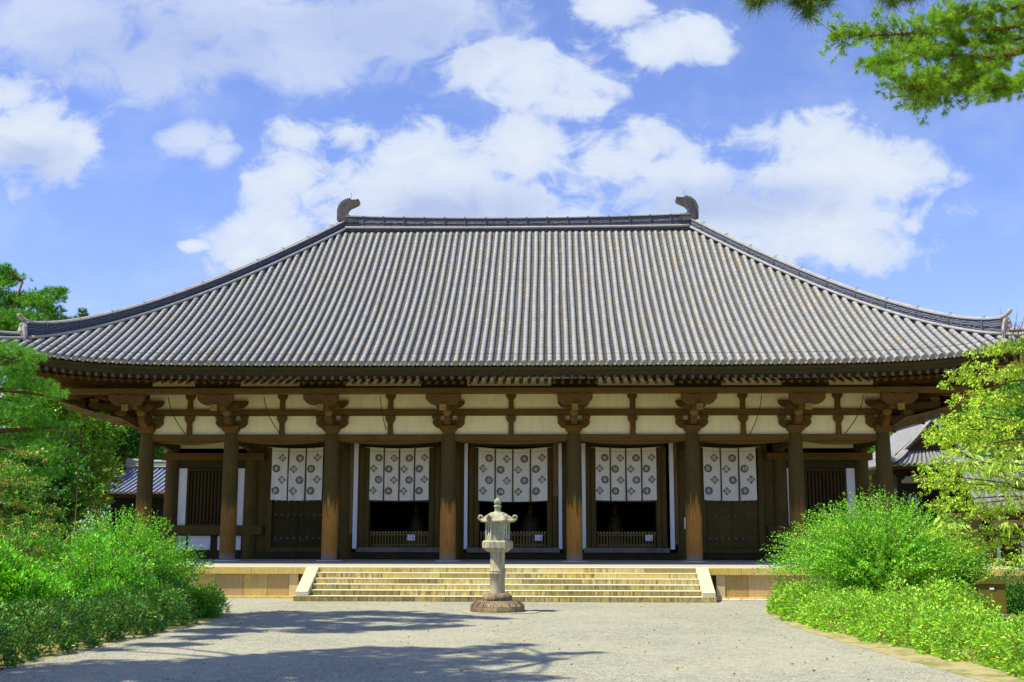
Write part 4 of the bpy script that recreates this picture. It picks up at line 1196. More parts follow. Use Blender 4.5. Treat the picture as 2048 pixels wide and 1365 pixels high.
# ================================================================ post box beside the right shrub
OLV=wood('olive_painted_wood',(.13,.14,.03),(.17,.17,.04),(.20,.13,.04))
b0=at(1984,1205,-15)
t=empty('notice_post',(12.32,-15.0,GZ),'olive brown wooden box post with a low gabled top, behind the right hedge','post',None,R(-12))
b=MB(); b.box(-.30,.30,-.12,.12,.22,.96,0,(1,1,1,1),.01); b.build('box',OLV,t)
b=MB(); b.prism([(-.35,.94),(.35,.94),(.33,.99),(0,1.11),(-.33,.99)],-.17,.17); b.build('gabled_top',OLV,t)
b=MB(); b.box(-.33,.33,-.15,.15,-.02,.22,0,(1,1,1,1),.01); b.build('plinth',WOODG,t)
b=MB(); b.box(-.07,.03,-.135,-.122,.80,.86,0); b.box(.03,.09,-.133,-.122,.80,.86,1); b.build('name_plate',[SIGN,IRON],t)
# thin pole left of the hall
b=MB(); p0=at(163,848,-2); b.tube([(p0.x,-2,GZ),(p0.x-.02,-2,p0.z)],[.022,.016],6); b.tube([(p0.x,-2,p0.z),(p0.x+.9,-2,p0.z+.18)],.014,5); b.tube([(p0.x-1.2,-2,p0.z+.55),(p0.x,-2,p0.z),(XC[0]-.3,-.2,4.70)],.008,4)
o=b.build('thin_pole',WOODP); tag(o,'thin rusty pole with a short arm left of the porch','pole')

# ================================================================ neighbouring buildings
def roll_slope(b,bp,p00,p10,p01,p11,sp=.30,r=.085,curve=.12,pan=0,roll=1,seg=5,nt=10,disc=True):
    """tiled slope: p00-p10 ridge edge, p01-p11 eave edge"""
    W=max((p10-p00).length,(p11-p01).length); n=max(2,int(W/sp))
    def S(u,v):
        q=(p00.lerp(p10,u)).lerp(p01.lerp(p11,u),v); q=q.copy(); q.z-=curve*4*v*(1-v)*.5; return q
    vs=[];K=n
    for i in range(K+1):
        for j in range(nt+1): vs.append(S(i/K,j/nt))
    bp.add(vs,[(i*(nt+1)+j,i*(nt+1)+j+1,(i+1)*(nt+1)+j+1,(i+1)*(nt+1)+j) for i in range(K) for j in range(nt)],pan)
    for i in range(n):
        u=(i+.5)/n; 
        lat=(S(min(1,u+.01),.5)-S(max(0,u-.01),.5)); lat.z=0; lat.normalize()
        for j in range(nt):
            A=S(u,j/nt); B=S(u,(j+1)/nt); d=(B-A)
            if d.length<.01: continue
            d.normalize(); nr=lat.cross(d); 
            if nr.z<0: nr=-nr
            v2=[]
            for Q in (A,B):
                for s in range(seg+1): an=math.pi*s/seg; v2.append(Q+lat*(math.cos(an)*r)+nr*(math.sin(an)*r+.02))
            tc_=tilecol(); tc_=(tc_[0]*TONE[0],tc_[1]*TONE[1],tc_[2]*TONE[2],1); b.add(v2,[(s,s+1,seg+2+s,seg+1+s) for s in range(seg)],roll,tc_,True)
        if disc:
            E_=S(u,1.0); m_=10; v2=[E_+nr*.02+d*.02+lat*(math.cos(2*math.pi*s/m_)*r)+nr*(math.sin(2*math.pi*s/m_)*r) for s in range(m_)]
            b.add(v2,[list(range(m_))],roll,(.22,.22,.21,1))
def V(*a): return Vector(a)
TONE=(.66,.68,.72)
def rebase(t):
    for o in bpy.data.objects:
        if o.parent==t: o.location=o.location-t.location
# two storeyed drum tower at the right
cx=21.85; cy=21.5; wx,wy=1.75,4.0
tw=empty('drum_tower',(cx,cy,GZ),'smaller tiled tower hall with a gabled roof front, right of the main hall','tower')
b=MB(); ex,ey=2.75,3.5+1.6; ze=4.75; zg=5.55; gx=1.55; gy=cy-3.9
yf=18.0; yb=26.0; xl=cx-2.6; xr=cx+2.6; zs_=5.40; xi0=cx-1.55; xi1=cx+1.55; yi=19.2; yib=24.8
roll_slope(b,b,V(xi0,yi,zs_),V(xi1,yi,zs_),V(xl,yf,4.62),V(xr,yf,4.62),.28)
roll_slope(b,b,V(cx-.02,yi-.35,7.0),V(cx-.02,yib+.35,7.0),V(xl+.55,yi-.35,5.15),V(xl+.55,yib+.35,5.15),.28,nt=12,disc=False)
roll_slope(b,b,V(cx+.02,yi-.35,7.0),V(cx+.02,yib+.35,7.0),V(xr-.55,yi-.35,5.15),V(xr-.55,yib+.35,5.15),.28,nt=12,disc=False)
roll_slope(b,b,V(xi0-.5,yi-.5,5.17),V(xi0-.5,yib,5.17),V(xl,yf,4.62),V(xl,yb,4.62),.28)
roll_slope(b,b,V(xi1+.5,yi-.5,5.17),V(xi1+.5,yib,5.17),V(xr,yf,4.62),V(xr,yb,4.62),.28)
rf=b.build('roof',[PAN,TILE],tw)
b=MB(); sweep_ridge(b,[V(cx,y,6.98) for y in np.linspace(yi-.4,yib+.4,8)],[.24]*8,.3,.07); b.build('main_ridge',[NOSHI,RCAP],rf)
for sg in (-1,1):
    b=MB(); pts=[V(cx+sg*(.1+f*1.75),yi-.20,6.95-1.78*f-.35*f*(1-f)) for f in np.linspace(0,1,9)]; sweep_ridge(b,pts,[.07]*9,.24,.07); 
    for f in np.linspace(.08,.98,11):
        p=V(cx+sg*(.1+f*1.75),yi-.42,6.98-1.78*f-.35*f*(1-f)); b.tube([p,p+V(0,.5,0)],.075,10,1)
    b.build('gable_tiles',[NOSHI,RCAP],rf)
    b=MB(); sweep_ridge(b,[V(cx+sg*(1.5+1.15*f),yi-.3-1.1*f,5.35-.68*f-.10*math.sin(f*3.1)) for f in np.linspace(0,1,8)],[.12]*8,.22,.06); b.build('hip_ridge',[NOSHI,RCAP],rf)
    b=MB(); b.prism([(cx+sg*.0,6.86),(cx+sg*1.72,5.28),(cx+sg*1.72,5.10),(cx+sg*.0,6.60)][::sg],yi-.36,yi-.28); b.build('bargeboard',WOODX,rf)
b=MB(); b.prism([(cx-1.4,5.35),(cx+1.4,5.35),(cx,6.75)],yi-.10,yi); b.build('gable_wall',WOODD,rf)
GOLD=plain('faded_orange_paint',(.5,.22,.06),.6,.2,9)
b=MB(); b.lathe([(.02,6.02),(.10,6.10),(.16,6.22),(.12,6.34),(.05,6.38)],8,cx,yi-.38,0,True,0,.25); b.tube([(cx-.18,yi-.38,6.16),(cx-.1,yi-.38,6.25)],.05,6); b.tube([(cx+.18,yi-.38,6.16),(cx+.1,yi-.38,6.25)],.05,6); b.build('gable_ornament',GOLD,rf)
b=MB(); b.box(cx-2.35,cx+2.35,yf+.35,yb-.3,4.42,4.56); b.build('eave_board',WOODX,tw)
b=MB(); b.box(cx-wx,cx+wx,yi+.4,yib,GZ,4.42); b.build('wall',WOODD,tw)
for x0,x1 in ((cx-1.6,cx-.1),(cx+.1,cx+1.6)):
    b=MB(); b.box(x0,x1,yi+.36,yi+.39,3.72,4.08); b.build('plaster_panel',PLAS,tw)
for x in (cx-1.7,cx,cx+1.7):
    b=MB(); b.lathe([(.13,GZ),(.13,4.4)],10,x,yi+.35); b.build('column',WOODD,tw)
    b=MB(); b.prism([(x-.42,4.40),(x-.42,4.25),(x-.25,4.05),(x-.15,3.9),(x+.15,3.9),(x+.25,4.05),(x+.42,4.25),(x+.42,4.40)],yi+.0,yi+.3); b.build('bracket_set',WOODD,tw)
for x in (cx-1.2,cx-.85,cx+.75,cx+1.25):
    b=MB(); b.box(x-.06,x+.06,yi+.34,yi+.39,1.3,3.1); b.build('plaster_strip',PLAW,tw)
b=MB(); 
for z in (2.1,2.45): b.box(cx-2.3,cx+2.3,yi-.62,yi-.55,z,z+.07)
for x in np.linspace(cx-2.25,cx+2.25,7): b.box(x-.03,x+.03,yi-.62,yi-.55,1.9,2.5)
b.box(cx-2.4,cx+2.4,yi-.7,yi+.4,1.80,1.88); b.build('railing',WOODD,tw)
rebase(tw)
# long low hall beyond it
lh=empty('long_hall',(30,14,GZ),'low tiled side hall with white panels at the far right behind the maple','hall')
b=MB(); roll_slope(b,b,V(22.2,16,4.3),V(46,16,4.3),V(21.2,11,2.15),V(46,11,2.15),.3)
roll_slope(b,b,V(22.2,16,4.3),V(46,16,4.3),V(21.2,21,2.15),V(46,21,2.15),.6,disc=False)
rf=b.build('roof',[PAN,TILE],lh); b=MB(); sweep_ridge(b,[V(x,16,4.3) for x in np.linspace(22,46,8)],[.3]*8,.35,.08); b.build('main_ridge',[NOSHI,RCAP],rf)
b=MB(); b.box(22,46,12.6,19.5,GZ,2.1); b.build('wall',WOODD,lh)
b=MB(); b.box(21.6,46,11.5,12.7,1.75,1.95); b.build('eave_board',WOODX,lh)
b=MB(); b.box(21.9,46,12.3,12.5,1.10,1.40); b.build('tie_beam',WOODX,lh)
for i in range(9):
    x=22.2+i*2.1
    b=MB(); b.lathe([(.12,GZ),(.12,1.75)],10,x,12.3); b.build('column',WOODX,lh)
    for dx in (.35,1.5):
        b=MB(); b.box(x+dx,x+dx+.16,12.55,12.59,-.7,.95); b.build('plaster_strip',PLAW,lh)
    b=MB(); b.box(x+.2,x+1.9,12.55,12.59,1.42,1.70); b.build('plaster_panel',PLAS,lh)
rebase(lh)
# small hall with a blue grey roof at the left
sh=empty('small_hall',(-22,28,GZ),'small hall with a blue grey tiled roof seen past the leftmost porch columns','hall')
TILEB=tilemat('blue_grey_tile'); TONE=(.55,.70,1.15)
b=MB(); roll_slope(b,b,V(-24.6,28,5.0),V(-14,28,5.0),V(-25.9,25,3.35),V(-14,25,3.35),.33,.09)
roll_slope(b,b,V(-24.6,28,5.0),V(-14,28,5.0),V(-25.9,31,3.35),V(-14,31,3.35),.6,disc=False)
roll_slope(b,b,V(-24.6,28,5.0),V(-24.6,28.01,5.0),V(-25.9,25,3.35),V(-25.9,31,3.35),.4,.09)
rf=b.build('roof',[PAN,TILEB],sh); b=MB(); sweep_ridge(b,[V(x,28,5.0+.12*max(0,(-x-23)/1.8)**2) for x in np.linspace(-24.8,-14,10)],[.36]*10,.4,.09); b.build('main_ridge',[RCAP,RCAP],rf)
b=MB(); b.box(-25.0,-14,26.2,30,GZ,3.3); b.build('wall',DARK,sh)
b=MB(); b.box(-25.6,-14,25.3,25.45,3.1,3.25); b.build('eave_board',WOODD,sh)
rebase(sh)

# ================================================================ foliage
def leafmat(name,rough=.5,trans=.35,spec=.35,bright=1.0):
    m=bpy.data.materials.new(name); m.use_nodes=True; t=m.node_tree; b=t.nodes['Principled BSDF']; k=NT(t)
    b.inputs['Roughness'].default_value=rough; b.inputs['Specular IOR Level'].default_value=spec
    at_=k.tint(); k.l(at_.outputs['Color'],b.inputs['Base Color'])
    tr=k.n('ShaderNodeBsdfTranslucent'); c=k.mix(1.0,at_.outputs['Color'],(1.35,1.25,.5),'MULTIPLY'); k.l(c,tr.inputs[0])
    mx=k.n('ShaderNodeMixShader'); mx.inputs[0].default_value=trans; k.l(b.outputs[0],mx.inputs[1]); k.l(tr.outputs[0],mx.inputs[2])
    k.l(mx.outputs[0],t.nodes['Material Output'].inputs[0]); return m
LEAF=leafmat('leaf',.48,.20); NEEDLE=leafmat('pine_needle',.55,.2,.3)
BARK=wood('bark',(.10,.065,.04),(.20,.13,.08),(.14,.09,.06),scale=(9,9,2)); BARKP=wood('red_pine_bark',(.16,.075,.04),(.28,.14,.08),(.12,.08,.06),scale=(9,9,2)); TWIG=plain('twig',(.14,.09,.05),.9,.2,9)
def unit(a): return a/np.maximum(1e-6,np.linalg.norm(a,axis=1,keepdims=True))
def leafmesh(name,Cn,D,Ln,Wd,Tn,mat,parent=None,tri=False,droop=0.0):
    n=len(Cn); D=unit(D); rv=unit(RNG.normal(size=(n,3))); S=unit(np.cross(D,rv)); Nn=np.cross(S,D)
    Ln=np.broadcast_to(np.asarray(Ln,dtype=float),(n,))[:,None]; Wd=np.broadcast_to(np.asarray(Wd,dtype=float),(n,))[:,None]
    if tri: vs=np.stack([Cn-S*Wd/2,Cn+S*Wd/2,Cn+D*Ln],1); k=3
    else: vs=np.stack([Cn,Cn+D*Ln*.45+S*Wd/2,Cn+D*Ln-np.array([0,0,1])*Ln*droop,Cn+D*Ln*.45-S*Wd/2],1); k=4
    vs=vs.reshape(-1,3).astype(np.float32)
    me=bpy.data.meshes.new(name); me.vertices.add(n*k); me.vertices.foreach_set('co',vs.ravel())
    me.loops.add(n*k); me.loops.foreach_set('vertex_index',np.arange(n*k,dtype=np.int32))
    me.polygons.add(n); me.polygons.foreach_set('loop_start',np.arange(0,n*k,k,dtype=np.int32)); me.polygons.foreach_set('loop_total',np.full(n,k,dtype=np.int32))
    me.materials.append(mat)
    a=me.attributes.new('tint','FLOAT_COLOR','POINT'); c=np.concatenate([np.clip(Tn,0,1),np.ones((n,1))],1).astype(np.float32); a.data.foreach_set('color',np.repeat(c,k,0).ravel())
    me.update(); me.validate()
    o=bpy.data.objects.new(name,me); C.objects.link(o)
    if parent is not None: o.parent=parent
    return o
def tints(n,base,var=.25,alt=None,pa=.15,clump=None):
    b_=np.array(base)[None]*(1+RNG.uniform(-var,var,(n,1)))*(1+RNG.uniform(-.08,.08,(n,3)))
    if alt is not None:
        m=RNG.random(n)<pa; b_[m]=np.array(alt)[None]*(1+RNG.uniform(-var,var,(m.sum(),1)))
    return b_
def rsph(n): return unit(RNG.normal(size=(n,3)))
def clusters(cen,out,per,spread,l0,l1,wr,base,alt=None,pa=.15,var=.22,up=.3,flat=1.0):
    """per leaves round each cluster centre, pointing outwards"""
    n=len(cen); cc=np.repeat(cen,per,0); oo=np.repeat(out,per,0); r=rsph(n*per)
    d=unit(r+oo*.9+np.array([0,0,up])); off=r*spread*RNG.random((n*per,1))**.5; off[:,2]*=flat
    Ln=RNG.uniform(l0,l1,n*per); cv=np.repeat(RNG.uniform(.50,1.40,(n,1)),per,0)
    T=tints(n*per,base,var,alt,pa)*cv
    return cc+off,d,Ln,Ln*wr,T
def cat(L_): return [np.concatenate(x) for x in zip(*L_)]
def thing(name,label,catg,loc,group=None): return empty(name,loc,label,catg,group)
G1=(.11,.37,.02); G2=(.17,.50,.02); GD=(.045,.17,.018); GY=(.36,.54,.03)
def lobed_crown(R_,H,nl,ncl,lr=.35,seed=0,low=.0):
    """cluster centres on many overlapping lobes inside an ellipsoid (unit origin at crown centre)"""
    c=rsph(nl)*RNG.uniform(.35,.8,(nl,1)); c[:,0]*=R_; c[:,1]*=R_; c[:,2]*=H
    rr=RNG.uniform(lr*.7,lr*1.25,nl)*R_
    i=RNG.integers(0,nl,ncl); d=rsph(ncl); d[:,2]=d[:,2]*.8+.12; d=unit(d)
    rad=rr[i][:,None]*RNG.uniform(.72,1.05,(ncl,1)); p=c[i]+d*rad*np.array([1,1,.72])
    return p,d
def leafy_tree(name,label,catg,x,y,z0,zc,R_,H,base,alt=None,n=1800,per=9,l=(.13,.22),grp=None,nl=26,lr=.34,trunk=.18,pa=.2):
    t=thing(name,label,catg,(x,y,z0),grp); h=zc-z0
    p,d=lobed_crown(R_,H,nl,n,lr); p=p+np.array([0,0,h])
    Cn,D,Ln,Wd,T=clusters(p,d,per,.16*R_/2,l[0],l[1],.55,base,alt,pa)
    leafmesh('crown',Cn,D,Ln,Wd,T,LEAF,t)
    b=MB(); b.tube([(0,0,-.1),(.1,.05,h*.4),(-.05,0,h*.8),(0,.1,h+H*.5)],[trunk,trunk*.8,trunk*.55,trunk*.15],8)
    for k in range(7):
        a=random.uniform(0,6.3); r=R_*random.uniform(.4,.8); zz=h*random.uniform(.45,.9)
        b.tube([(0,0,zz),(r*.5*math.cos(a),r*.5*math.sin(a),zz+H*.25),(r*math.cos(a),r*math.sin(a),zz+H*random.uniform(.2,.6))],[trunk*.5,trunk*.3,trunk*.08],6)
    b.build('trunk',BARK,t); return t
def tufts(cen,dirn_,per,l0,l1,w_,base,alt,pa=.3,cone=.9,shell=None):
    n=len(cen); cc=np.repeat(cen,per,0); dd=np.repeat(dirn_,per,0); r=rsph(n*per); d=unit(dd*cone+r)
    cc=cc-dd*RNG.uniform(0,1,(n*per,1))*l0*.8
    Ln=RNG.uniform(l0,l1,n*per); cv=np.repeat(RNG.uniform(.75,1.25,(n,1)),per,0)
    return cc,d,Ln,np.full(n*per,w_),tints(n*per,base,.2,alt,pa)*cv
def pads_pine(t,pads,ntuft,per,l0,l1,w_,base,alt,origin,trunk,up=.5):
    """pads: list of (x,y,z,rx,ry,rz) in the tree's own space"""
    cs=[];ds=[]
    for (x,y,z,rx,ry,rz) in pads:
        k=max(4,int(ntuft*rx*ry)); r=rsph(k)*RNG.uniform(.45,1,(k,1)); wv=1+.25*np.sin(r[:,0:1]*7+x)*np.cos(r[:,1:2]*5)
        c=np.array([x,y,z])+r*wv*np.array([rx,ry,rz]); cs.append(c); d=r*np.array([1,1,.5])+np.array([0,0,up]); ds.append(unit(d))
    cs=np.concatenate(cs); ds=np.concatenate(ds)
    Cn,D,Ln,Wd,T=tufts(cs,ds,per,l0,l1,w_,base,alt)
    leafmesh('crown',Cn,D,Ln,Wd,T,NEEDLE,t,tri=True)
    b=MB(); b.tube(trunk[0],trunk[1],9)
    TP=[Vector(p) for p in trunk[0]]
    for (x,y,z,rx,ry,rz) in pads:
        tgt=Vector((x,y,z-rz*.4)); q=min(TP,key=lambda p:(p-tgt).length+ (2 if p.z>tgt.z+.3 else 0)); 
        if (q-tgt).length<.2: continue
        m_=q.lerp(tgt,.5)+Vector((0,0,.15*(q-tgt).length*.5)); r0=min(.11,.02+.02*(q-tgt).length)
        b.tube([q,m_,tgt],[r0,r0*.7,r0*.3],6)
        for k in range(3):
            a=random.uniform(0,6.3); b.tube([tgt,tgt+Vector((rx*.7*math.cos(a),ry*.7*math.sin(a),rz*.2))],[r0*.3,.008],5)
    b.build('trunk',BARKP,t)
nl=420; Pn=np.stack([RNG.uniform(-6.8,7.2,nl),RNG.uniform(-28,-7,nl),np.full(nl,GZ+.012)],1); dd=rsph(nl); dd[:,2]*=.15
tag(leafmesh('fallen_leaves',Pn,unit(dd),RNG.uniform(.03,.07,nl),.03,tints(nl,(.30,.20,.06),.3,(.16,.2,.04),.3),LEAF),'dry leaves scattered over the gravel','leaves',kind='stuff')
# ---- left garden
def stem_bush(name,label,x,y,h,rx,ry,ns,nlv,ll,base,alt,arch=.5,fill=0,catg='shrub',wr=.5,grp=None,pa=.3,up0=.9,jag=1.0):
    t=thing(name,label,catg,(x,y,GZ),grp); L_=[]; b=MB()
    for i in range(ns):
        a=random.uniform(0,2*math.pi); rr=math.sqrt(random.random()); e=rr
        tip=np.array([math.cos(a)*rx*rr*random.uniform(.8,1.08),math.sin(a)*ry*rr*random.uniform(.8,1.08),h*math.sqrt(max(.02,1-.86*rr*rr))*random.uniform(1-.22*jag,1.0+.03*jag)])
        base_=np.array([math.cos(a)*.16*rr,math.sin(a)*.16*rr,0.]); mid=(base_*.45+tip*.55)+np.array([0,0,h*arch*.28*e+.05])-np.array([tip[0],tip[1],0])*.12
        s_=np.linspace(.22,1.0,nlv)**.85; s_=s_+RNG.uniform(-.01,.01,nlv)
        P_=((1-s_)**2)[:,None]*base_+(2*s_*(1-s_))[:,None]*mid+(s_**2)[:,None]*tip
        tan=unit(2*(1-s_)[:,None]*(mid-base_)+2*s_[:,None]*(tip-mid))
        d=unit(tan*.7+rsph(nlv)*.9); Ln=RNG.uniform(ll*.7,ll*1.25,nlv)*(1.1-.45*s_)
        off=rsph(nlv)*RNG.uniform(0,.05,(nlv,1)); cv=random.uniform(.6,1.35)
        L_.append((P_+off,d,Ln,Ln*wr,tints(nlv,base,.2,alt,pa)*cv))
        if i%6==0: b.tube([base_,(base_+mid)/2,mid,tip*.97],[.014,.01,.007,.003],4)
    if fill:
        r=rsph(fill)*RNG.uniform(.3,.86,(fill,1)); r[:,2]=np.abs(r[:,2]); c=r*np.array([rx,ry,h*.95]); 
        L_.append(clusters(c,unit(r),6,.12,ll*.8,ll*1.3,wr,base,alt,pa*.6))
    leafmesh('leaves',*cat(L_),LEAF,t); b.build('stems',TWIG,t); return t
def mound(name,label,x,y,rx,ry,h,ncl,per,l,base,alt,catg='shrub',pa=.25,nl=22,wr=.5,grp=None,stem=True,droop=0,spread=.12):
    ncl=int(ncl*.62); per=int(per*1.9)
    t=thing(name,label,catg,(x,y,GZ),grp)
    c=rsph(nl)*RNG.uniform(.35,.72,(nl,1)); c[:,2]=np.abs(c[:,2])*.9+.12; c=c*np.array([rx,ry,h*.82]); rr=RNG.uniform(.26,.50,nl)*min(rx,ry,h*1.1)
    i=RNG.integers(0,nl,ncl); d=rsph(ncl); p=c[i]+d*(rr[i][:,None])*RNG.uniform(.7,1.08,(ncl,1)); p[:,2]=np.maximum(p[:,2],.04)
    leafmesh('leaves',*clusters(p,d,per,spread,l[0],l[1],wr,base,alt,pa),LEAF,t,droop=droop)
    if stem:
        b=MB()
        for k in range(14):
            a=random.uniform(0,6.3); b.tube([(0,0,-.02),(math.cos(a)*rx*.35,math.sin(a)*ry*.35,h*.4),(math.cos(a)*rx*.6,math.sin(a)*ry*.6,h*.75)],[.03,.02,.006],5)
        b.build('stems',BARK,t)
    return t
def hedge(name,label,path,h,w_,ncl,per,l,base,alt,pa=.25,wr=.42,catg='hedge',top=None,droop=.1):
    t=thing(name,label,catg,(path[0][0],path[0][1],GZ)); o=np.array([path[0][0],path[0][1],0.])
    pts=np.array(path,dtype=float); seg=np.linalg.norm(np.diff(pts,axis=0),axis=1); cs=np.concatenate([[0],np.cumsum(seg)]); s_=RNG.uniform(0,cs[-1],ncl)
    X=np.interp(s_,cs,pts[:,0]); Y=np.interp(s_,cs,pts[:,1]); k=np.clip(np.searchsorted(cs,s_)-1,0,len(seg)-1); tn=(pts[k+1]-pts[k])/seg[k][:,None]; nr=np.stack([tn[:,1],-tn[:,0]],1)
    a=RNG.uniform(-.15,math.pi+.15,ncl); bump=1+.16*np.sin(s_*2.1+a)+.12*np.sin(s_*5.3+a*2+1)+RNG.uniform(-.12,.08,ncl)
    endf=np.sqrt(np.clip(np.minimum(s_,cs[-1]-s_)/.5,.05,1)); rad=bump*endf
    ln=np.cos(a)*np.abs(np.cos(a))**-.35*rad*w_/2; zz=np.clip(np.sin(a),0,None)**.7*rad*h*RNG.uniform(.86,1.02,ncl)
    low=RNG.random(ncl)<.35; zz[low]*=RNG.uniform(.1,1,low.sum()); 
    p=np.stack([X+nr[:,0]*ln,Y+nr[:,1]*ln,np.maximum(zz,.03)],1)-np.array([o[0],o[1],0]); d=unit(np.stack([nr[:,0]*np.cos(a),nr[:,1]*np.cos(a),np.sin(a)+.2],1))
    leafmesh('leaves',*clusters(p,d,per,.09,l[0],l[1],wr,base,alt,pa),LEAF,t,droop=droop)
    b=MB()
    for q in np.arange(.3,cs[-1],.28):
        x=np.interp(q,cs,pts[:,0])-o[0]; y=np.interp(q,cs,pts[:,1])-o[1]; b.tube([(x,y,0),(x+random.uniform(-.15,.15),y+random.uniform(-.15,.15),h*.7)],[.014,.005],4)
    b.build('stems',TWIG,t); return t
FAST=1.0
mound('round_shrub','small dark green shrub ending the left hedge beside the gravel',-7.55,-14.2,.72,.8,1.0,900,9,(.045,.075),G1,GY,pa=.12)
hedge('low_hedge','dark leafy hedge running along the left edge of the gravel',[(-8.15,-29.5),(-8.05,-26),(-7.95,-22),(-7.75,-18.5),(-7.75,-16)],.78,1.35,3600,10,(.05,.10),(.055,.19,.022),(.24,.38,.04),.16)
mound('leafy_shrub','tall bright green shrub at the left edge in front of the maple',-10.1,-20.7,1.8,1.9,2.55,4600,9,(.06,.10),(.20,.58,.025),GY,pa=.10,nl=17)
mound('leafy_shrub','nearest left shrub, cut by the frame edge beside the hedge',-9.55,-25.0,1.35,1.7,1.95,3900,9,(.06,.10),(.18,.54,.025),GY,pa=.10,nl=15)
mound('leafy_shrub','mid green shrub on the left between the tall shrubs and the low hedge',-8.85,-17.4,1.4,1.5,2.35,4200,9,(.055,.09),(.17,.53,.03),GY,pa=.10,nl=15)
stem_bush('feathery_shrub','large feathery bush with upright sprigs left of the steps',-9.9,-13.6,2.8,2.6,2.65,640,54,.10,G2,GY,arch=.5,fill=1500,pa=.14,jag=1.3)
stem_bush('feathery_shrub','feathery bush at the far left behind the leafy shrubs',-12.9,-12.8,2.6,2.3,2.1,460,46,.10,G1,G2,arch=.4,fill=1100,pa=.3,jag=1.2)
mound('leafy_shrub','wide rounded green shrub in front of the feathery bush left of the steps',-9.6,-15.2,2.1,1.5,2.1,4200,9,(.06,.10),(.19,.54,.025),GY,pa=.14,nl=16)
mound('leafy_shrub','rounded dark based shrub between the hedge and the gravel end at the left',-8.3,-14.6,1.1,1.0,1.35,2200,9,(.05,.085),(.10,.34,.02),GY,pa=.16,nl=22)
# ---- right garden
stem_bush('bush_clover','huge fountain shaped light green bush with arching sprigs before the right porch',10.15,-13.2,3.30,3.35,2.0,1150,64,.085,(.19,.52,.03),(.44,.68,.05),arch=.9,fill=2200,pa=.2,jag=1.15,wr=.45)
hedge('low_hedge','bright leafy hedge running along the right edge of the gravel',[(8.35,-10.9),(8.2,-14),(8.35,-17.5),(8.75,-21),(9.25,-25),(9.8,-29.5)],.72,1.45,6800,9,(.055,.10),(.21,.50,.03),(.48,.68,.06),.32,droop=.25)
mound('nandina_shrub','second row of light green leafy shrubs behind the right hedge',9.9,-18.2,1.3,2.6,1.15,3200,8,(.06,.11),(.25,.54,.03),(.52,.68,.07),nl=30,droop=.2)
mound('nandina_shrub','light green leafy shrub at the right frame edge below the post',11.6,-22.5,1.5,2.6,.9,2800,8,(.06,.11),(.26,.54,.03),(.54,.68,.08),nl=30,droop=.2)
mound('dark_shrub','dark green shrub right of the olive post near the platform',14.2,-11.5,1.3,1.2,1.2,1100,9,(.05,.08),GD,G1,nl=20)
mound('dark_shrub','dark green shrub between the big fountain bush and the olive post',12.2,-12.6,1.1,1.0,2.3,1500,9,(.06,.10),GD,GY,nl=22,pa=.25)
# ---- maple at the right: layered sprays from a trunk outside the picture
def spray_tree(name,label,catg,loc,sprays,per,l,base,alt,pa,trunk,mat=LEAF,rx=.55,rz=.07,grp=None,wr=.5,n_=60,limb=.03,droop=.25):
    t=thing(name,label,catg,loc,grp); o=np.array(loc); L_=[]; b=MB(); b.tube(trunk[0],trunk[1],8); TP=[Vector(p) for p in trunk[0]]
    for (p,r,tilt) in sprays:
        c=np.array(p)-o; k=int(n_*r*r/.3)+6; a=RNG.uniform(0,2*math.pi,k); q=np.sqrt(RNG.random(k))*r*(1+.25*np.sin(a*5+c[0]))
        pos=np.stack([c[0]+np.cos(a)*q*1.25,c[1]+np.sin(a)*q,c[2]+np.cos(a)*q*tilt-.25*q*q+RNG.normal(0,rz,k)],1)
        d=unit(np.stack([np.cos(a),np.sin(a),-.15+0*a],1)); L_.append(clusters(pos,d,per,.05,l[0],l[1],wr,base,alt,pa,up=-.1,flat=.35))
        c=Vector(c); s=min(TP,key=lambda v:(v-c).length+(1.5 if v.z>c.z+.5 else 0)); m_=s.lerp(c,.55)+Vector((0,0,.12))
        b.tube([s,m_,c],[limb,limb*.6,limb*.25],5)
        for z in range(4):
            aa=random.uniform(0,6.3); b.tube([c,c+Vector((math.cos(aa)*r*1.1,math.sin(aa)*r*.9,math.cos(aa)*r*tilt*.8-.1*r))],[limb*.22,.004],4)
    leafmesh('crown',*cat(L_),mat,t,droop=droop); b.build('trunk',BARK,t); return t
MPX=[(1985,695,.42),(2035,690,.45),(2070,720,.5),(1945,735,.40),(1990,750,.4),(2040,745,.5),(1915,760,.32),(1945,790,.38),(2000,795,.5),(2050,800,.5),(1925,830,.42),(1970,840,.5),(2030,850,.5),(1895,860,.40),(1940,875,.5),(2000,885,.5),(2050,895,.5),(1920,900,.35),(1905,870,.4),(1885,880,.3),
 (1960,925,.5),(2020,935,.5),(1880,925,.30),(1915,940,.42),(1870,950,.30),(1890,965,.42),(1945,968,.5),(2000,975,.5),(1895,1000,.35),(1930,1010,.42),(1980,1020,.45),(2040,1010,.5),(2060,960,.5),(1990,1060,.4),(2045,1075,.45),(1890,1060,.3),(1960,1090,.4),(2030,1120,.4)]
sp=[]
for px,py,r in MPX:
    Y=-19+random.uniform(-1.6,1.6); p=at(px,py,Y); sp.append(((p.x,p.y,p.z),r*1.08,random.uniform(.05,.3)))
spray_tree('maple_tree','bright yellow green maple reaching in from the right edge over the side roofs','tree',(13.6,-18.5,GZ),sp,7,(.04,.075),(.36,.60,.035),(.62,.62,.06),.16,([(0,0,0),(.1,0,1.5),(-.3,.1,2.8),(-.6,0,4.2),(-.7,0,5.6),(-.6,.1,6.8)],[.14,.12,.10,.08,.05,.02]),n_=125)
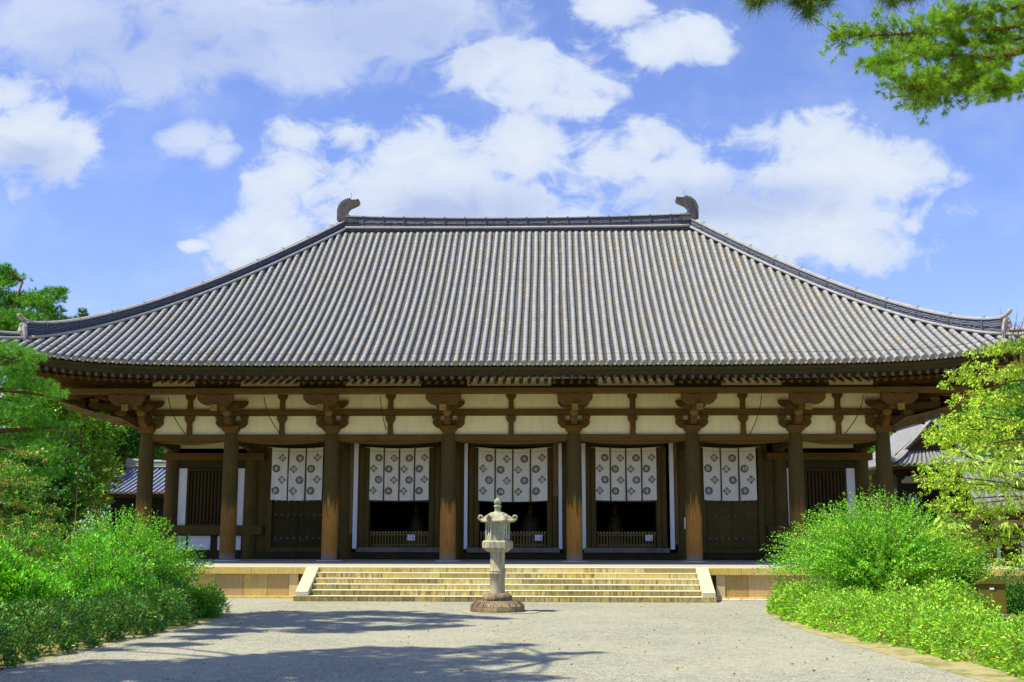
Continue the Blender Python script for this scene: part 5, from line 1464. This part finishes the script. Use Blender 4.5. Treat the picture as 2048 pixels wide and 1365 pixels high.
# big leaved twig nearer the camera
tw_=[]
for px,py in [(1925,905),(1985,895),(2035,905),(1990,940),(2040,960),(2015,925),(1950,930),(1905,1045),(2020,1050),(2045,900),(2030,990)]:
    p=at(px,py,-27+random.uniform(-.5,.5)); tw_.append(((p.x,p.y,p.z),.16,-.3))
spray_tree('cherry_sapling','young tree with larger pale hanging leaves at the right edge before the maple','tree',(9.6,-27,GZ),tw_,2,(.08,.13),(.44,.66,.07),(.30,.54,.04),.3,([(0,0,0),(-.1,0,1.4),(-.3,0,2.4),(-.5,0,3.4)],[.05,.04,.03,.012]),rz=.03,n_=60,wr=.42,limb=.012,droop=.6)
# left maple, partly orange
sp=[]
for px,py,r in [(10,930,.4),(50,960,.4),(85,985,.3),(20,1000,.45),(60,1040,.4),(100,1060,.3),(15,1070,.45),(-30,950,.5),(-30,1040,.5),(40,1100,.4),(90,1015,.3),(-20,1110,.5),(60,905,.3)]:
    p=at(px,py,-15+random.uniform(-1,1)); sp.append(((p.x,p.y,p.z),r*1.25,random.uniform(-.3,0)))
spray_tree('maple_tree','green maple with rusty orange tips at the left edge below the pine','tree',(-14.6,-15,GZ),sp,7,(.06,.09),(.14,.36,.03),(.55,.25,.05),.20,([(0,0,0),(.1,0,1.2),(.4,.1,2.2),(.6,0,3.4),(.7,0,4.2)],[.12,.10,.08,.05,.02]),n_=80)
# ---- pines
def pine(name,label,loc,pads,ntuft,per,l0,l1,w_,trunk,base=(.06,.18,.02),alt=(.15,.30,.03),grp=None):
    t=thing(name,label,'pine tree',loc,grp); pads_pine(t,[(x-loc[0],y-loc[1],z-loc[2],a,b_,c) for (x,y,z,a,b_,c) in pads],ntuft,per,l0,l1,w_,base,alt,None,trunk)
    return t
pp=[]
for px,py,r in [(20,700,.7),(70,715,.45),(10,760,.9),(70,770,.7),(115,790,.4),(30,830,1.0),(95,850,.6),(140,850,.3),(20,890,1.0),(80,900,.7),(130,905,.4),(10,950,.9),(60,960,.6),(105,945,.4),(-40,740,1.1),(-60,880,1.2),(45,735,.5),(50,800,.6),(60,870,.6),(-60,960,1.1)]:
    p=at(px,py,-9+random.uniform(-.8,.8)); pp.append((p.x,p.y,p.z,r*1.1,r,r*.42))
pine('pine_tree','soft green pine at the left edge, overlapping the corner of the great roof',(-17.6,-9,GZ),pp,430,16,.09,.15,.012,([(0,0,0),(.2,0,2.5),(.1,0,4.5),(.5,0,6.2),(.8,0,8)],[.24,.2,.16,.1,.04]),(.10,.36,.03),(.24,.52,.04))
pp=[]
for px,py,r in [(10,555,1.0),(45,600,1.0),(100,590,.9),(125,580,.35),(75,605,.8),(20,640,1.4),(70,640,1.1),(110,650,.9),(135,640,.5),(150,655,.45),(30,670,1.3),(0,600,1.2),(-30,570,1.2),(100,622,.7),(-40,650,1.6),(10,700,1.4),(5,535,.5)]:
    p=at(px,py,12+random.uniform(-1,1)); pp.append((p.x,p.y,p.z,r*1.15,r*1.1,r*.42))
pine('pine_tree','tall pine rising behind the left end of the great roof',(-26,12,GZ),pp,240,14,.14,.24,.026,([(0,0,0),(.3,0,5),(.1,0,9),(.5,0,12),(1.2,0,14.5)],[.35,.28,.2,.12,.05]),(.08,.30,.02),(.26,.54,.03))
pp=[]
for px,py,r in [(165,622,.25),(170,640,.4),(150,648,.35),(185,650,.3),(168,632,.3),(192,658,.3),(160,665,.6),(185,670,.5)]:
    p=at(px,py,22); pp.append((p.x,p.y,p.z,r*1.2,r,r*.7))
pine('pine_tree','small pine top showing just above the left hip of the roof',(-26.4,22,GZ),pp,300,14,.16,.24,.03,([(0,0,0),(.2,0,6),(0,0,11),(.8,0,14)],[.3,.24,.14,.05]),(.06,.17,.02),(.12,.26,.03))
# near pine boughs at the top right
def bough(name,label,loc,limbs,Y,dy,ntw,tl,per,l0,l1,w_,base,alt,trunk,cone=.8):
    t=thing(name,label,'pine tree',loc); o=Vector(loc); b=MB(); cs=[];ds=[]
    if trunk: b.tube([Vector(p) for p in trunk[0]],trunk[1],8)
    for pl,r0,r1,dens_ in limbs:
        pts=[at(px,py,Y+dy*k)-o for (px,py,k) in pl]; n=len(pts); b.tube(pts,[r0+(r1-r0)*i/(n-1) for i in range(n)],6)
        for s in range(int(ntw*dens_)):
            f=random.random()**.8*(n-1); i=min(n-2,int(f)); p=pts[i].lerp(pts[i+1],f-i); ax=(pts[i+1]-pts[i]).normalized()
            d=(ax*random.uniform(.1,1.1)+Vector((random.gauss(0,1),random.gauss(0,1),random.gauss(.05,.6)))*.75).normalized(); Lq=tl*random.uniform(.35,1.1)
            q=p+d*Lq+Vector((0,0,.08*Lq)); b.tube([p,p.lerp(q,.5)+Vector((0,0,-.03*Lq)),q],[.010*r0/.05+.002,.005,.003],4)
            cs.append(tuple(q)); ds.append(tuple(d))
            for z in range(6):
                g_=random.uniform(.35,1); qq=p.lerp(q,g_); dd=(d*.7+Vector((random.gauss(0,1),random.gauss(0,1),random.gauss(.3,.7)))*.6).normalized(); q2=qq+dd*Lq*.28; b.tube([qq,q2],[.004,.002],3); cs.append(tuple(q2)); ds.append(tuple(dd))
    cs=np.array(cs); ds=np.array(ds); leafmesh('crown',*tufts(cs,ds,per,l0,l1,w_,base,alt,.35,cone),NEEDLE,t,tri=True); b.build('trunk',BARKP,t); return t
bough('pine_tree','pine bough with many needle clusters hanging in at the top right corner',(13.5,-21,GZ),[
 ([(2120,80,0),(2048,100,0),(1990,118,.3),(1940,142,.5),(1890,162,.6),(1835,190,.8)],.10,.02,1.1),
 ([(1990,118,.3),(1920,112,0),(1860,108,-.2),(1800,120,-.4),(1760,130,-.5)],.05,.012,1.0),
 ([(2110,40,.2),(2000,58,.5),(1900,62,.6),(1780,70,.4),(1670,72,.3)],.06,.012,1.5),
 ([(2120,0,-.5),(2020,18,-.6),(1940,30,-.6),(1880,40,-.4)],.05,.012,1.0),
 ([(2000,112,1),(1960,160,1),(1900,184,1.0),(1850,198,1.1)],.04,.01,.8),
 ([(2110,120,-1),(2050,165,-1),(1990,178,-1)],.04,.01,.8),
 ([(1900,165,-.6),(1850,170,-.8),(1790,165,-.8)],.03,.01,.6),
 ([(2080,70,.9),(2000,85,1.0),(1900,88,1),(1800,95,.9)],.04,.01,.9)],-21,1,100,.56,40,.09,.15,.0062,(.14,.38,.02),(.42,.58,.04),([(0,0,0),(.1,0,6),(-.5,0,11),(-1.2,0,14.2)],[.3,.25,.16,.08]))
bough('pine_tree','long needled pine twig tips dipping in at the very top, nearest the camera',(12.5,-38.2,GZ),[
 ([(4600,-420,-2),(3600,-330,-1.2),(2700,-200,-.5),(2100,-120,0),(1900,-90,0)],.06,.012,.05),
 ([(1900,-90,0),(1760,-60,0),(1640,-30,.1),(1560,-14,.1),(1515,-8,.1)],.012,.004,.9),
 ([(1980,-70,.2),(1880,-40,.2),(1810,-18,.2),(1770,-10,.2)],.012,.004,.55),
 ([(1640,-30,.1),(1625,-5,.1),(1612,8,.1)],.006,.003,.22)],-39.4,.6,30,.10,34,.085,.12,.0032,(.05,.15,.03),(.26,.34,.04),([(0,0,0),(.1,0,3),(-.1,.0,6.4),(0,.1,9.5)],[.2,.17,.13,.07]))
# pines out of frame at the left whose crowns shade the gravel
K1=(SUND.x/-SUND.z,SUND.y/-SUND.z)
def shade_pads(targets,z0,z1):
    pads=[]
    for px,py,r in targets:
        r*=1.3
        g_=gnd(px,py); z=random.uniform(z0,z1); h=z-GZ
        pads.append((g_.x-K1[0]*h,g_.y-K1[1]*h,z,r,r*.85,r*.22))
    return pads
T1=[(420,1262,.8),(520,1238,.9),(650,1250,.9),(740,1240,.8),(860,1242,.7),(350,1290,.5),(440,1240,.8),(500,1230,.9),(560,1226,.8),(620,1234,1.),(690,1228,1.),(760,1226,.9),(830,1230,.8),(900,1234,.7),(960,1236,.5),(540,1250,.9),(460,1262,.7),(640,1262,.8),(720,1258,.8),(800,1256,.7),(880,1252,.6),(400,1275,.6),(590,1246,.9),(1000,1238,.35),(480,1248,.8)]
T2=[(120,1340,.9),(230,1330,.8),(330,1350,.9),(500,1330,.8),(620,1320,.8),(700,1345,.9),(820,1315,.7),(930,1362,.7),(20,1364,.8),(400,1366,.9),(60,1358,.9),(160,1350,.7),(260,1345,.8),(360,1335,.8),(450,1322,.8),(540,1315,.8),(640,1308,.8),(740,1302,.8),(820,1300,.6),(900,1303,.6),(980,1296,.5),(1040,1290,.35),(300,1365,.9),(420,1352,.9),(540,1345,.9),(660,1335,.9),(780,1330,.8),(880,1330,.7),(960,1322,.6),(1060,1318,.45),(1130,1308,.35),(1180,1306,.22),(600,1368,.9),(740,1360,.9),(880,1358,.7),(980,1348,.5),(1060,1356,.4),(300,1290,.5),(220,1300,.4),(480,1372,.9),(700,1320,.7),(560,1330,.8),(830,1345,.7),(1010,1310,.4)]
pine('pine_tree','tall pine left of the court, outside the picture, shading the gravel by the lantern',(-19,-18,GZ),shade_pads(T1,16.2,17.6),230,9,.2,.32,.07,([(0,0,0),(.5,0,7),(2,0,13),(5,-.5,16.5),(9,-1,17.2)],[.4,.33,.24,.14,.05]))
pine('pine_tree','tall pine left of the path, outside the picture, shading the nearest gravel',(-15,-29,GZ),shade_pads(T2,13.2,15.0),250,9,.18,.28,.06,([(0,0,0),(.5,0,6),(2,.2,11),(5,.6,14.2),(9,1,14.9)],[.36,.3,.22,.13,.05]))
# ---- background trees
kinds=[('mid green leafy tree','broadleaf',G1,GY),('dark green dense tree','dense',GD,G1),('light yellow green tree','light',(.15,.30,.025),GY)]
def bg(px,py,Y,R_,H,kind,label,n=1500):
    p=at(px,py,Y); nm,_,ba,al=kinds[kind]
    return leafy_tree({'broadleaf':'leafy_tree','dense':'dense_tree','light':'pale_tree'}[_],label,'tree',p.x,Y,GZ,p.z,R_,H,ba,al,n=n,l=(.16,.28),pa=.25,grp='trees beyond the halls')
bg(255,860,34,3.6,3.0,1,'dark green tree filling the gap above the small blue grey roof',2300)
bg(150,850,28,3.4,3.2,0,'mid green tree below the left eave, left of the small hall')
bg(130,950,14,2.6,2.6,2,'yellow green tree just left of the small hall roof',1700)
bg(90,820,22,3.0,3.0,0,'mid green tree behind the soft pine at the left edge')
bg(200,900,40,4.5,4.0,2,'pale green tree far behind the small hall at the left')
bg(330,880,42,4.5,3.6,0,'mid green tree behind the leftmost porch columns')
bg(20,880,30,4.5,4.5,1,'dark tree far back at the left picture edge',1800)
bg(-120,930,20,3.4,3.2,0,'mid green tree in the left garden beyond the picture edge')
bg(-260,900,10,3.4,3.2,1,'dark green tree in the left garden beyond the picture edge')
bg(60,990,8,2.8,2.4,1,'dark green tree low at the left between pine and maple')
bg(1785,885,40,4.2,3.4,0,'mid green tree left of the tower gable',1600)
bg(1940,830,46,5.0,4.4,1,'dark green tree behind the tower gable at the right',2400)
bg(2030,800,38,4.2,4.2,0,'mid green tree above the maple at the right edge',1800)
bg(1760,960,42,3.4,2.6,2,'pale green tree low between the porch and the tower')
bg(2060,900,30,4.2,4.0,1,'dark tree behind the long hall at the right edge',1800)
bg(1860,870,60,6,4.5,2,'pale green tree farthest back beyond the tower')
# bare twigs at the right roof corner
b=MB(); 
for k in range(16):
    p=at(2010+random.uniform(-6,45),700,-12); q=at(2012+random.uniform(-20,45),random.uniform(610,660),-12); m_=p.lerp(q,.5)+Vector((random.uniform(-.1,.1),0,0)); b.tube([p,m_,q],[.012,.008,.003],4)
    b.tube([m_,m_+Vector((random.uniform(-.3,.3),0,random.uniform(.1,.35)))],[.006,.002],3)
p=at(2060,760,-12); b.tube([(p.x,-12,GZ),(p.x+.1,-12,3),at(2040,705,-12)],[.08,.06,.02],6); b.tube([at(2040,705,-12),at(2012,702,-12)],[.02,.012],5)
tb=thing('bare_tree','thin bare twigs beside the right corner of the great roof','tree',(0,0,0)); b.build('branch',TWIG,tb)
# far wood closing the horizon on both sides
def wood_belt(name,x0,x1,y,label):
    L_=[]; n=4200; X=RNG.uniform(x0,x1,n); top=6+2.2*np.sin(X*.35)+1.2*np.sin(X*1.1+2); Z=GZ+top*np.sqrt(RNG.random(n)); Yv=y+RNG.uniform(-3,3,n)
    o=leafmesh(name,*clusters(np.stack([X,Yv,Z],1),np.tile([0,-.6,.6],(n,1)),12,.8,.3,.55,.6,GD,G1,.4),LEAF); tag(o,label,'woodland',kind='stuff')
wood_belt('woodland',-150,-24,80,'distant dark wood closing the view at the left'); wood_belt('woodland',24,150,80,'distant dark wood closing the view at the right')
